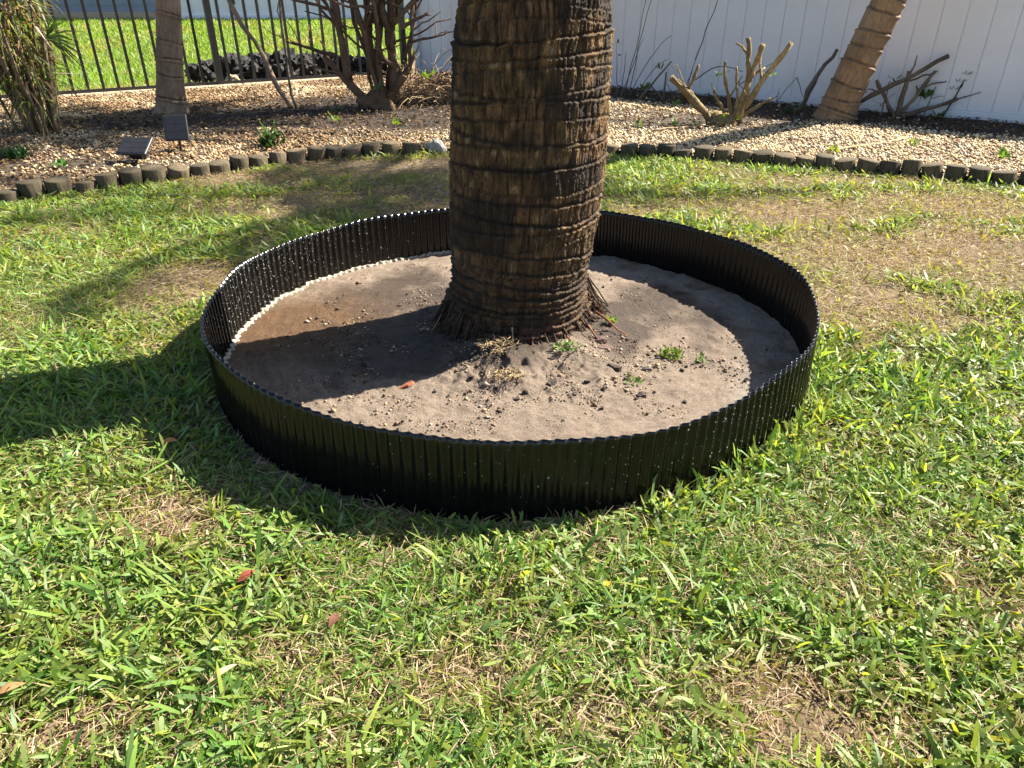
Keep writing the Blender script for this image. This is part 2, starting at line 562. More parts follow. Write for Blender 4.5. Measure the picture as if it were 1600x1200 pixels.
def picket_fence():
    L = float(np.linalg.norm(PF1 - PF0)); H = 1.52
    root = empty('picket_fence', (PF0[0], PF0[1], 0), math.atan2(PFD[1], PFD[0]))
    tag(root, 'black metal picket fence between the bed and the bright lawn beyond', 'fence')
    pb = MB(); pb.box((0, 0, 0), (0.036, 0.030, H - 0.10)); pr = pb.build('picket', M_IRON, root, smooth=False)
    k = 0; first = True
    posts = (1.02, 3.80, 6.75)
    x = -0.05 + 0.0
    while x < L:
        x = 0.03 + 0.186 * k; k += 1
        if min(abs(x - p) for p in posts) < 0.07 or x > L: continue
        o = pr if first else pr.copy()
        if not first: COL.objects.link(o); o.parent = root
        first = False
        o.location = (x, 0, 0.09 + (H - 0.10) / 2)
    for z, nm in ((0.115, 'bottom_rail'), (H - 0.18, 'middle_rail'), (H - 0.02, 'top_rail')):
        r = MB(); r.box((L / 2, 0, z), (L, 0.044, 0.05)); r.build(nm, M_IRON, root, smooth=False)
    for p in posts:
        b = MB(); b.box((p, -0.004, 0.78), (0.088, 0.080, 1.60), bev=0.004); q = b.build('post', M_IRON, root, smooth=False)
        c = MB(); c.box((p, -0.004, 1.596), (0.10, 0.092, 0.02), bev=0.005); c.build('cap', M_IRON, q, smooth=False)
    # kerb under the fence
    kr = empty('concrete_kerb', (PF0[0], PF0[1], 0), math.atan2(PFD[1], PFD[0]))
    tag(kr, 'low tan concrete kerb running under the black picket fence', 'kerb')
    xx = 0.0; i = 0
    while xx < 6.3:
        w = 1.9 + 0.3 * ((i * 7) % 3)
        w = min(w, 6.3 - xx)
        b = MB(); b.box((xx + w / 2, -0.05, 0.035), (w - 0.012, 0.14, 0.13), bev=0.012); b.build('kerb_block', M_CONC, kr, smooth=False)
        xx += w; i += 1


picket_fence()


def neighbour():
    z0 = nb_z(24.0)
    root = empty('neighbour_house', (-13.2, 24.0, z0))
    tag(root, 'blue grey house with shaded siding across the far lawn', 'house')
    b = MB(); b.box((0, 3.0, 1.6), (6.2, 6.0, 3.2)); b.build('wall', M_SIDING, root, smooth=False)
    pr = None
    for k in range(16):
        o = None
        if pr is None:
            b = MB(); b.box((0, 0, 0), (6.16, 0.03, 0.188), rot=rotx(R(-4))); pr = o = b.build('siding_board', M_SIDING, root, smooth=False)
        else:
            o = pr.copy(); COL.objects.link(o); o.parent = root
        o.location = (0, -0.012, 0.30 + 0.19 * k)
    b = MB(); b.box((3.12, -0.03, 1.6), (0.14, 0.14, 3.2), bev=0.01); b.build('corner_trim', M_TRIM, root, smooth=False)
    b = MB(); b.box((0, -0.03, 0.1), (6.3, 0.1, 0.22), bev=0.01); b.build('plinth', M_CONC, root, smooth=False)
    b = MB(); b.box((0, 2.9, 3.32), (7.0, 7.0, 0.2), bev=0.02); b.build('roof', M_LOG, root, smooth=False)
    root = empty('garden_wall', (-9.9, 24.2, z0))
    tag(root, 'long white panelled wall standing on the far lawn beside the blue grey house', 'wall')
    b = MB(); b.box((0, 0, 0), (0.395, 0.05, 2.3), bev=0.01); pr = b.build('panel', M_TRIM, root, smooth=False)
    for k in range(21):
        o = pr if k == 0 else pr.copy()
        if k: COL.objects.link(o); o.parent = root
        o.location = (0.2 + 0.4 * k, 0, 1.25)
    b = MB(); b.box((4.2, -0.02, 0.06), (8.4, 0.12, 0.16), bev=0.01); b.build('base_rail', M_TRIM, root, smooth=False)
    b = MB(); b.box((4.2, -0.0, 2.44), (8.4, 0.1, 0.10), bev=0.01); b.build('cap_rail', M_TRIM, root, smooth=False)
    b = MB(); b.box((1.62, -0.05, 0.5), (0.16, 0.06, 0.2), bev=0.01); b.build('outlet_box', M_LAMPBODY, root, smooth=False)


neighbour()


# rounded stones -----------------------------------------------------
def ico():
    t = (1 + 5 ** .5) / 2
    V = np.array([(-1, t, 0), (1, t, 0), (-1, -t, 0), (1, -t, 0), (0, -1, t), (0, 1, t), (0, -1, -t), (0, 1, -t), (t, 0, -1), (t, 0, 1), (-t, 0, -1), (-t, 0, 1)], float)
    V /= np.linalg.norm(V[0])
    F = np.array([(0,11,5), (0,5,1), (0,1,7), (0,7,10), (0,10,11), (1,5,9), (5,11,4), (11,10,2), (10,7,6), (7,1,8), (3,9,4), (3,4,2), (3,2,6), (3,6,8), (3,8,9), (4,9,5), (2,4,11), (6,2,10), (8,6,7), (9,8,1)])
    return V, F


ICV, ICF = ico()


def sub_ico(n):
    V = [tuple(v) for v in ICV]; F = [tuple(f) for f in ICF]
    for _ in range(n):
        mid = {}; G = []
        def m(a, b):
            k = (min(a, b), max(a, b))
            if k not in mid:
                p = np.array(V[a]) + np.array(V[b]); p /= np.linalg.norm(p); V.append(tuple(p)); mid[k] = len(V) - 1
            return mid[k]
        for a, b, c in F:
            x, y, z = m(a, b), m(b, c), m(c, a)
            G += [(a, x, z), (b, y, x), (c, z, y), (x, y, z)]
        F = G
    return np.array(V), np.array(F)


OCV = np.array([(1, 0, 0), (-1, 0, 0), (0, 1, 0), (0, -1, 0), (0, 0, 1), (0, 0, -1)], float)
OCF = np.array([(0, 2, 4), (2, 1, 4), (1, 3, 4), (3, 0, 4), (2, 0, 5), (1, 2, 5), (3, 1, 5), (0, 3, 5)])


def many_stones(name, P, size, col, mat, flat=(0.5, 0.8), jit=0.22, smooth=True, coarse=False):
    BV, BF = (OCV * 1.15, OCF) if coarse else (ICV, ICF)
    n = len(P); k = len(BV)
    V = BV[None] * (1 + jit * (rng.random((n, k, 1)) * 2 - 1))
    sc = np.stack([size, size * rng.uniform(0.6, 0.95, n), size * rng.uniform(flat[0], flat[1], n)], -1)
    V = V * sc[:, None]
    a = rng.random(n) * 2 * PI; t = rng.normal(0, 0.25, n)
    x = V[..., 0]; y = V[..., 1]; z = V[..., 2]
    x, z = x * np.cos(t)[:, None] - z * np.sin(t)[:, None], x * np.sin(t)[:, None] + z * np.cos(t)[:, None]
    x, y = x * np.cos(a)[:, None] - y * np.sin(a)[:, None], x * np.sin(a)[:, None] + y * np.cos(a)[:, None]
    V = np.stack([x, y, z], -1) + P[:, None]
    F = BF[None] + (np.arange(n) * k)[:, None, None]
    C = np.repeat(col, k, axis=0)
    return mesh_np(name, V.reshape(-1, 3), F.reshape(-1, 3), mat, C, smooth)


def gravel():
    n = 190000
    x = rng.uniform(-7.6, 7.0, n); y = rng.uniform(4.6, 13.6, n)
    ok = bed_in(x, y) & (y > log_y(x) + 0.09) & (np.abs(x) < y * 0.93 + 0.9)
    x = x[ok]; y = y[ok]
    ok = rng.random(len(x)) > np.minimum(mulch_mask(x, y) * 1.3, 0.985)
    x = x[ok]; y = y[ok]
    m = len(x)
    s = np.clip(rng.lognormal(-4.38, 0.28, m), 0.007, 0.024)
    pal = np.array([(0.60, 0.45, 0.25), (0.52, 0.37, 0.20), (0.66, 0.56, 0.37), (0.40, 0.27, 0.15), (0.55, 0.48, 0.37), (0.30, 0.20, 0.13)])
    c = pal[rng.choice(6, m, p=(0.28, 0.22, 0.2, 0.12, 0.12, 0.06))] * rng.uniform(0.7, 1.25, (m, 1))
    dirt = (0.95 * sstep(0.5, -1.0, x) * sstep(0.25, 0.6, fbm(x * 1.6, y * 1.6, 11)))[:, None]
    c = c * (1 - dirt) + c * np.array((0.40, 0.32, 0.26)) * dirt
    z = bed_z(x, y) + s * 0.35 + rng.uniform(0, 0.012, m)
    o = many_stones('gravel', np.stack([x, y, z], -1), s, c, M_STONE, coarse=True)
    kind(o, 'stuff', 'pale tan pebble gravel covering the planting bed', 'gravel')


gravel()


def litter():
    """brown leaf scraps and bark bits over the dark soil of the bed"""
    n = 110000
    x = rng.uniform(-7.4, 7.0, n); y = rng.uniform(4.8, 13.6, n)
    ok = bed_in(x, y) & (rng.random(n) < mulch_mask(x, y) * 0.55 + 0.02 + 0.22 * (x < -0.5))
    x = x[ok]; y = y[ok]; m = len(x)
    L = rng.uniform(0.02, 0.075, m); W = L * rng.uniform(0.18, 0.5, m)
    a = rng.random(m) * 2 * PI; t = rng.normal(0, 0.35, m); rl = rng.normal(0, 0.5, m)
    d = np.stack([np.cos(a) * np.cos(t), np.sin(a) * np.cos(t), np.sin(t)], -1)
    w = np.stack([-np.sin(a) * np.cos(rl), np.cos(a) * np.cos(rl), np.sin(rl)], -1)
    c0 = np.stack([x, y, bed_z(x, y) + rng.uniform(0.008, 0.03, m)], -1)
    up = np.zeros((m, 3)); up[:, 2] = L * rng.uniform(0.0, 0.2, m)
    V = np.stack([c0 - d * L[:, None] / 2, c0 - w * W[:, None] / 2 + up, c0 + d * L[:, None] / 2, c0 + w * W[:, None] / 2 + up], 1)
    pal = np.array([(0.095, 0.060, 0.036), (0.060, 0.038, 0.023), (0.15, 0.10, 0.060), (0.03, 0.02, 0.014), (0.23, 0.165, 0.10)])
    c = pal[rng.choice(5, m, p=(0.3, 0.25, 0.2, 0.17, 0.08))] * rng.uniform(0.8, 1.2, (m, 1))
    F = np.array([[0, 1, 2, 3]]) + (np.arange(m) * 4)[:, None]
    o = mesh_np('leaf_litter', V.reshape(-1, 3), F, M_STRAW, np.repeat(c, 4, axis=0), False)
    kind(o, 'stuff', 'brown leaf litter and bark scraps under the pruned shrubs', 'leaf litter')


litter()

# ------------------------------------------------------------------ grass
DRY = [(2.6, 4.1, 1.25, 0.62, 1.0), (1.8, 3.4, 0.6, 0.4, 0.95), (3.3, 3.8, 1.0, 0.45, 0.9), (1.9, 5.0, 1.1, 0.45, 0.8), (3.2, 5.2, 0.9, 0.45, 0.8), (2.6, 5.9, 1.0, 0.25, 0.7),
       (-2.2, 6.0, 0.9, 0.28, 0.95), (-1.0, 6.4, 1.1, 0.45, 1.0), (-0.6, 5.3, 0.7, 0.7, 0.9), (-1.6, 5.2, 0.7, 0.4, 0.75), (-1.7, 3.7, 0.45, 0.4, 0.85),
       (0.62, 1.12, 0.2, 0.10, 0.9), (0.75, 1.0, 0.25, 0.08, 0.85), (-0.10, 1.12, 0.16, 0.09, 0.6), (-0.95, 1.0, 0.14, 0.08, 0.7), (0.2, 1.03, 0.2, 0.06, 0.55),
       (-1.05, 1.72, 0.25, 0.12, 0.55), (1.6, 1.35, 0.4, 0.15, 0.35), (0.9, 1.35, 0.3, 0.12, 0.35), (-2.4, 2.75, 0.3, 0.15, 0.5), (-0.5, 1.2, 0.14, 0.06, 0.55)]
BARE = [(-0.9, 6.55, 0.8, 0.2, 1.0), (-1.9, 5.75, 0.5, 0.14, 0.8), (0.68, 1.03, 0.16, 0.06, 0.8), (2.0, 3.55, 0.3, 0.1, 0.6), (2.6, 6.05, 0.9, 0.15, 0.8), (-1.75, 5.3, 0.3, 0.12, 0.7)]


def dryness(x, y):
    d = np.zeros_like(x)
    for cx, cy, sx, sy, a in DRY: d = np.maximum(d, a * gauss(x, y, cx, cy, sx, sy))
    d = d + (fbm(x * 3.2, y * 3.2, 1) - 0.5) * 0.9 + (fbm(x * 11, y * 11, 12, 2) - 0.5) * 0.6 + 0.12
    return np.clip(d, 0, 1)


def bareness(x, y):
    d = np.zeros_like(x)
    for cx, cy, sx, sy, a in BARE: d = np.maximum(d, a * gauss(x, y, cx, cy, sx, sy))
    return np.clip(d * (0.5 + fbm(x * 8, y * 8, 3)), 0, 1)


def lawn_ok(x, y, gap=0.012):
    th = np.arctan2(y - RC[1], x - RC[0]); rr = np.hypot(x - RC[0], y - RC[1])
    trench = 0.022 * np.exp(-((th + 2.0) / 0.75) ** 2)        # a strip of bare soil left along the front of the edging
    return (rr > ring_r(th) + gap + trench * (0.5 + vn(th * 40, 0, 3))) & (y < log_y(x) - 0.085)


def blades(x, y, z, L, W, elev, bend, az, roll, col, secs, ring=True):
    """curved strips; returns V, F, C"""
    n = len(x)
    ss = {4: np.array((0, .4, .78, 1.0)), 3: np.array((0, .55, 1.0)), 2: np.array((0, 1.0))}[secs]
    ww = {4: np.array((.6, 1.0, .8, .16)), 3: np.array((.8, 1.0, .15)), 2: np.array((1.0, .25))}[secs]
    h = np.stack([np.cos(az), np.sin(az)], -1)
    sd = np.stack([-np.sin(az), np.cos(az)], -1)
    px = x.copy(); py = y.copy(); pz = z.copy()
    V = np.zeros((n, secs, 2, 3))
    for i in range(secs):
        if i:
            ds = (ss[i] - ss[i - 1]) * L; e = elev - bend * (ss[i] + ss[i - 1]) / 2
            px = px + h[:, 0] * np.cos(e) * ds; py = py + h[:, 1] * np.cos(e) * ds; pz = pz + np.sin(e) * ds
            pz = np.maximum(pz, z + 0.002)
        hw = W * ww[i] / 2
        e = elev - bend * ss[i]
        nx_, nz_ = -np.sin(e), np.cos(e)              # blade's upper normal in its bending plane
        for s, sg in ((0, -1), (1, 1)):
            off = hw * sg
            V[:, i, s, 0] = px + off * (sd[:, 0] * np.cos(roll) + nx_ * h[:, 0] * np.sin(roll))
            V[:, i, s, 1] = py + off * (sd[:, 1] * np.cos(roll) + nx_ * h[:, 1] * np.sin(roll))
            V[:, i, s, 2] = pz + off * nz_ * np.sin(roll)
    if ring:     # leaves lean against the edging instead of passing through it
        X = V[..., 0] - RC[0]; Y = V[..., 1] - RC[1]
        rr = np.hypot(X, Y); th = np.arctan2(Y, X)
        lim = ring_r(th) + 0.009
        k = np.where(rr < lim, lim / np.maximum(rr, 1e-6), 1.0)
        V[..., 0] = RC[0] + X * k; V[..., 1] = RC[1] + Y * k
    V[..., 2] = np.maximum(V[..., 2], z[:, None, None] - 0.002)
    f = [(2 * i, 2 * i + 1, 2 * i + 3, 2 * i + 2) for i in range(secs - 1)]
    F = np.array(f)[None] + (np.arange(n) * secs * 2)[:, None, None]
    tip = ss[None, :, None] * np.ones((n, 1, 2))
    C = col[:, None, None, :] * (0.88 + 0.2 * tip[..., None])
    return V.reshape(-1, 3), F.reshape(-1, 4), C.reshape(-1, 3)


GREEN = np.array([(0.086, 0.190, 0.030), (0.126, 0.242, 0.042), (0.176, 0.292, 0.058), (0.245, 0.325, 0.055), (0.074, 0.158, 0.046), (0.178, 0.276, 0.100)])
STRAW = np.array([(0.38, 0.29, 0.185), (0.29, 0.205, 0.125), (0.45, 0.37, 0.25), (0.19, 0.12, 0.075), (0.34, 0.24, 0.135)])


def green_cols(n, d, yellow=0.0):
    c = GREEN[rng.choice(6, n, p=(0.15, 0.25, 0.24, 0.13, 0.07, 0.16))] * rng.uniform(0.8, 1.2, (n, 1))
    y = np.clip(d * 0.9 + rng.normal(0, 0.2, n) + yellow, 0, 1)[:, None]
    return c * (1 - y) + np.array((0.27, 0.245, 0.06)) * y


def frustum_pts(y0, y1, dens, margin):
    """uniform points in the wedge the camera sees plus a margin to each side"""
    w1 = y1 * 0.93 + 0.75 + margin
    n = int(dens * (y1 - y0) * 2 * w1)
    x = rng.uniform(-w1, w1, n); y = rng.uniform(y0, y1, n)
    ok = np.abs(x) < y * 0.93 + 0.75 + margin
    x = x[ok]; y = y[ok]
    ok = lawn_ok(x, y)
    return x[ok], y[ok]


def lawn():
    parts = []
    for (y0, y1, dens, secs, wmul, lmul) in ((0.45, 2.3, 14000, 4, 0.95, 0.92), (2.3, 4.2, 7200, 3, 1.12, 1.0), (4.2, 7.2, 4700, 3, 1.28, 1.0)):
        x, y = frustum_pts(y0, y1, dens, 0.35)
        d = dryness(x, y); b = bareness(x, y)
        keep = rng.random(len(x)) < (1 - 0.82 * d) * (1 - 0.95 * b) * (0.55 + 0.9 * vn(x * 7, y * 7, 15))
        x = x[keep]; y = y[keep]; d = d[keep]
        n = len(x)
        fine = vn(x * 2.6 + 5, y * 2.6, 13) + rng.normal(0, 0.12, n) > 0.72       # patches of a finer grass
        fine |= (d > 0.45) & (rng.random(n) < 0.8)
        L = rng.gamma(7, 1 / 7, n) * 0.057 * lmul; L = np.clip(L, 0.022, 0.125)
        W = rng.uniform(0.0065, 0.0130, n) * wmul
        W = np.where(fine, W * 0.42, W); L = np.where(fine, L * 0.85, L)
        # a taller fringe where the mower cannot reach, along the edging
        th = np.arctan2(y - RC[1], x - RC[0]); rr = np.hypot(x - RC[0], y - RC[1]) - ring_r(th)
        fr = np.exp(-(rr / 0.10) ** 2) * ((th < 0.55) & (th > -1.25))
        fl = np.exp(-(rr / 0.09) ** 2) * ((th > -2.7) & (th < -1.25))        # trodden short along the front left
        L = L * (0.72 + 0.56 * vn(x * 5, y * 5, 9)) * (1 + 0.55 * fr * rng.random(n)) * (1 - 0.6 * fl) * np.where(d > 0.55, 0.7, 1)
        elev = np.clip(rng.normal(0.46, 0.36, n) + 0.4 * fr - 0.25 * fl, 0.03, 1.4)
        bend = rng.uniform(-0.1, 1.0, n)
        az = rng.random(n) * 2 * PI + 0.0
        roll = rng.normal(0, 0.55, n)
        z = rng.uniform(0.0, 0.022, n)
        parts.append(blades(x, y, z, L, W, elev, bend, az, roll, green_cols(n, d), secs))
    quad_join('grass', parts, M_GRASS, 'green broad bladed lawn grass around the edging ring', 'grass')
    parts = []
    for (y0, y1, dens, wmul) in ((0.45, 2.3, 9500, 1.0), (2.3, 4.2, 6500, 1.2), (4.2, 7.2, 5000, 1.45)):
        x, y = frustum_pts(y0, y1, dens, 0.35)
        d = dryness(x, y); b = bareness(x, y)
        keep = rng.random(len(x)) < (0.48 + 0.52 * d) * (1 - 0.75 * b)
        x = x[keep]; y = y[keep]; d = d[keep]; n = len(x)
        L = rng.uniform(0.018, 0.065, n); W = rng.uniform(0.0012, 0.0034, n) * wmul
        elev = np.abs(rng.normal(0.16, 0.32, n)) + 0.02
        bend = rng.uniform(0, 0.7, n)
        c = STRAW[rng.choice(5, n, p=(0.3, 0.24, 0.14, 0.14, 0.18))] * rng.uniform(0.75, 1.15, (n, 1))
        parts.append(blades(x, y, rng.uniform(0.001, 0.030, n), L, W, elev, bend, rng.random(n) * 2 * PI, rng.normal(0, 0.7, n), c, 3 if y0 < 2 else 2))
    quad_join('thatch', parts, M_STRAW, 'dry straw coloured thatch between the green grass blades', 'dead grass')


def quad_join(name, parts, mat, label, cat):
    off = 0; Vs = []; Fs = []; Cs = []
    for V, F, C in parts:
        Vs.append(V); Fs.append(F + off); Cs.append(C); off += len(V)
    o = mesh_np(name, np.concatenate(Vs), np.concatenate(Fs), mat, np.concatenate(Cs), True)
    kind(o, 'stuff', label, cat)


lawn()


def far_lawn():
    n = 150000
    y = 9.6 + 14.2 * rng.random(n) ** 1.5; x = rng.uniform(-15.5, 0.2, n)
    ok = (picket_d(x, y) < -0.12) & ((x < -1.7) | (y > 15)) & (np.abs(x) < y * 0.93 + 0.5)
    x = x[ok]; y = y[ok]; n = len(x)
    dd = np.clip(0.95 * np.exp(-((-picket_d(x, y)) / 1.5) ** 2) + (fbm(x * 1.1, y * 0.5, 4) - 0.5) * 1.3, 0, 1)
    L = rng.uniform(0.06, 0.13, n); W = rng.uniform(0.010, 0.02, n) * (1 + 0.06 * (y - 10))
    c = green_cols(n, dd, 0.0) * np.array((1.0, 1.08, 0.6))
    st = rng.random(n) < dd * 0.6
    c[st] = STRAW[rng.choice(5, st.sum())]
    P = blades(x, y, nb_z(y), L, W, rng.uniform(0.5, 1.3, n), rng.uniform(0, 0.8, n), rng.random(n) * 2 * PI, rng.normal(0, 0.4, n), c, 2, False)
    quad_join('far_lawn_grass', [P], M_GRASS, 'bright green sunlit lawn beyond the picket fence', 'grass')


far_lawn()

# ------------------------------------------------------------------ log edging
def log_edging():
    root = empty('log_edging', (0, 7.0, 0))
    tag(root, 'curved row of short upright weathered logs edging the gravel bed', 'edging')
    protos = []
    for k in range(5):
        r_ = np.random.default_rng(40 + k)
        ns = 18; a = np.arange(ns) / ns * 2 * PI
        prof = 1 + 0.05 * np.sin(2 * a + k) + 0.03 * r_.normal(0, 1, ns)
        zz = ((-0.09, 1.0), (0.03, 1.0), (0.097, 0.995), (0.104, 0.965), (0.107, 0.90))
        V = []
        for z, s in zz:
            for j in range(ns): V.append((0.083 * prof[j] * s * math.cos(a[j]), 0.083 * prof[j] * s * math.sin(a[j]), z + (0.006 * math.cos(a[j] + k) if z > 0.08 else 0)))
        V.append((0, 0, 0.108))
        F = [(i * ns + j, i * ns + (j + 1) % ns, (i + 1) * ns + (j + 1) % ns, (i + 1) * ns + j) for i in range(len(zz) - 1) for j in range(ns)]
        F += [((len(zz) - 1) * ns + j, (len(zz) - 1) * ns + (j + 1) % ns, len(zz) * ns) for j in range(ns)]
        b = MB(); b.add(np.array(V), F); protos.append(b)
    seg = np.hypot(*np.diff(LOGLINE, axis=0).T); s = np.concatenate([[0], np.cumsum(seg)])
    t = 0.05; k = 0; meshes = [None] * 5
    r_ = np.random.default_rng(3)
    while t < s[-1]:
        x = np.interp(t, s, LOGLINE[:, 0]); y = np.interp(t, s, LOGLINE[:, 1])
        x2 = np.interp(t + 0.02, s, LOGLINE[:, 0]); y2 = np.interp(t + 0.02, s, LOGLINE[:, 1])
        v = int(r_.integers(5))
        if meshes[v] is None:
            o = protos[v].build('log', M_LOG, root); meshes[v] = o.data
        else:
            o = bpy.data.objects.new('log', meshes[v]); COL.objects.link(o); o.parent = root
        dz = r_.normal(0, 0.016)
        sc = r_.uniform(0.92, 1.05)
        if not (abs(x + 0.70) < 0.10):                       # one log is missing: a pale stone fills the gap
            o.location = (x, y - 7.0 + r_.normal(0, 0.008), dz)
        else:
            o.location = (x - 0.05, y - 7.0 + 0.22, dz - 0.03)
        o.rotation_euler = (r_.normal(0.0, 0.08), r_.normal(0.0, 0.08) + (0.05 if x > 1 else 0), r_.uniform(0, 6.28))
        o.scale = (sc, sc, 1.0)
        t += 0.171 * sc + r_.uniform(0, 0.006); k += 1


log_edging()


def rock(name, loc, size, mat, seed, sq=(1, 0.8, 0.7), label=None, cat='rock', group=None, sub=2, amp=0.35):
    V, F = sub_ico(sub)
    r_ = np.random.default_rng(seed)
    k = r_.normal(0, 1, (5, 3)); ph = r_.random(5) * 6
    d = sum(np.sin(V @ k[i] * 2.6 + ph[i]) for i in range(5)) / 5
    V = V * (1 + amp * d[:, None] + (0.12 if sub > 2 else 0.05) * r_.normal(0, 1, (len(V), 1)))
    V = V * np.array(sq) * size
    b = MB(); b.add(V, F); o = b.build(name, mat, smooth=False)
    o.location = loc; o.rotation_euler = (0, 0, r_.random() * 6)
    if label: tag(o, label, cat, group)
    return o


rock('pale_stone', (-0.70, 6.99, 0.05), 0.095, M_PALEROCK, 3, (0.9, 0.8, 0.9), 'pale grey stone filling a gap in the row of edging logs', 'stone')
for i, (x, y, s) in enumerate(((-4.75, 12.15, .24), (-4.40, 12.4, .28), (-4.05, 12.55, .27), (-3.72, 12.75, .30), (-3.4, 12.95, .26), (-4.2, 12.85, .25), (-3.1, 13.2, .25), (-2.7, 13.3, .24), (-2.35, 13.5, 0.22))):
    rock('dark_rock', (x, y, s * 0.55 + nb_z(y)), s, M_LAVA, 20 + i, (1, 0.8, 0.85), 'dark rough rock in the heap just beyond the picket fence', 'rock', 'dark rocks heaped behind the picket fence', sub=3, amp=0.6)
rock('tan_stone', (-4.28, 11.95, 0.10), 0.10, M_CONC, 61, (1, 0.7, 0.8), 'tan stone at the foot of the dark rock heap', 'stone')

# ------------------------------------------------------------------ ring of corrugated edging
def edging_ring():
    root = empty('ring_edging', (RC[0], RC[1], 0))
    tag(root, 'round black corrugated plastic edging encircling the big palm trunk', 'edging')
    ribs = 198; sp = 10; n = ribs * sp
    th = np.arange(n) / n * 2 * PI
    ph = th * ribs
    cor = 0.0046 * np.sin(ph)
    top = RH + 0.006 * np.sin(2 * th + 1.0) + 0.004 * np.sin(7 * th) + 0.0025 * np.sin(17 * th + 0.7) + 0.0009 * np.sin(ph)
    rows = np.array((-0.02, 0.03, 0.06, 0.09, 0.12, 0.15, 0.18, 0.21, 0.235, 0.26, 1.0))
    lean = 0.008 * np.sin(4 * th + 0.5) + 0.004 * np.sin(9 * th)

    def sheet(off):
        V = []
        for q in rows:
            z = top if q == 1.0 else np.full(n, q)
            r = ring_r(th) + cor + off + lean * (z / RH) ** 2
            V.append(np.stack([r * np.cos(th), r * np.sin(th), z], -1))
        return np.array(V)
    A = sheet(0.0011); B = sheet(-0.0011)
    m = len(rows)
    V = np.concatenate([A.reshape(-1, 3), B.reshape(-1, 3)])
    IA = np.arange(m * n).reshape(m, n); IB = IA + m * n
    JA = np.roll(IA, -1, 1); JB = np.roll(IB, -1, 1)
    F = np.concatenate([np.stack([IA[:-1], JA[:-1], JA[1:], IA[1:]], -1).reshape(-1, 4),
                        np.stack([IB[:-1], IB[1:], JB[1:], JB[:-1]], -1).reshape(-1, 4),
                        np.stack([IA[-1], JA[-1], JB[-1], IB[-1]], -1).reshape(-1, 4)])
    mesh_np('wall', V, F, M_PLASTIC, None, True, root)
    # water beads: low domes that cling to both faces
    r_ = np.random.default_rng(8)
    P = []
    nd = 19000
    t = r_.random(nd) * 2 * PI; z = RH * (1 - r_.random(nd) ** 1.3 * 0.95) - 0.004; side = np.where(r_.random(nd) < 0.5, -1, 1)
    w = np.where(side < 0, 0.03 + 0.97 * np.exp(-((np.abs(t - 3.05)) / 0.75) ** 2), 0.015 + 0.985 * np.exp(-((((t + PI) % (2 * PI)) - PI + 0.75) / 0.55) ** 2) * (0.35 + 0.65 * (np.sin(t * ribs) > 0.55)))
    keep = r_.random(nd) < w
    t = t[keep]; z = z[keep]; side = side[keep]; nd = len(t)
    rad = np.clip(r_.lognormal(-6.85, 0.5, nd), 0.0006, 0.0034)
    rr = ring_r(t) + 0.0046 * np.sin(t * ribs) + (0.008 * np.sin(4 * t + 0.5) + 0.004 * np.sin(9 * t)) * (z / RH) ** 2 + side * 0.0010
    er = np.stack([np.cos(t), np.sin(t), np.zeros(nd)], -1); et = np.stack([-np.sin(t), np.cos(t), np.zeros(nd)], -1); ez = np.array((0, 0, 1.0))
    c = er * rr[:, None]; c[:, 2] = z
    a6 = np.arange(6) / 6 * 2 * PI
    def ringp(q, hgt): return c[:, None] + rad[:, None, None] * (q * (np.cos(a6)[None, :, None] * et[:, None] + 1.3 * np.sin(a6)[None, :, None] * ez) + (hgt * side)[:, None, None] * er[:, None])
    V = np.concatenate([ringp(1.0, 0.0), ringp(0.75, 0.5), (c + (rad * 0.75 * side)[:, None] * er)[:, None]], 1)
    f = []
    for j in range(6):
        k = (j + 1) % 6; f += [(j, k, 6 + k), (j, 6 + k, 6 + j), (6 + j, 6 + k, 12)]
    F = np.array(f)[None] + (np.arange(nd) * 13)[:, None, None]
    o = mesh_np('water_bead', V.reshape(-1, 3), F.reshape(-1, 3), M_DROP, None, True, root)
    o['kind'] = 'stuff'; o['label'] = 'small water beads clinging to the black plastic'
    # pale crust where the inner face meets the soil
    t = np.linspace(1.55, 3.72, 900)
    r0 = ring_r(t) + 0.0046 * np.sin(t * ribs) - 0.010
    jag = 0.016 * (fbm(t * 45, t * 0, 4) - 0.5) + 0.0012 * np.sin(t * ribs)
    x = r0 * np.cos(t); y = r0 * np.sin(t)
    zs = soil_z(x + RC[0], y + RC[1])
    prof = ((0.007, -0.01), (0.0065, 0.012), (0.001, 0.013), (-0.004, 0.007), (-0.012, -0.012))
    V = []
    for dr, dz in prof:
        rr2 = r0 + dr + (jag if dr < 0.004 else 0)
        V.append(np.stack([rr2 * np.cos(t), rr2 * np.sin(t), zs + dz + jag * 0.5], -1))
    V = np.array(V); I = np.arange(V.shape[0] * V.shape[1]).reshape(V.shape[:2])
    F = np.stack([I[:-1, :-1], I[:-1, 1:], I[1:, 1:], I[1:, :-1]], -1).reshape(-1, 4)
    o = mesh_np('crust', V.reshape(-1, 3), F, M_CRUST, None, True, root)
    o['label'] = 'pale crusted line where the black edging meets the soil'


edging_ring()

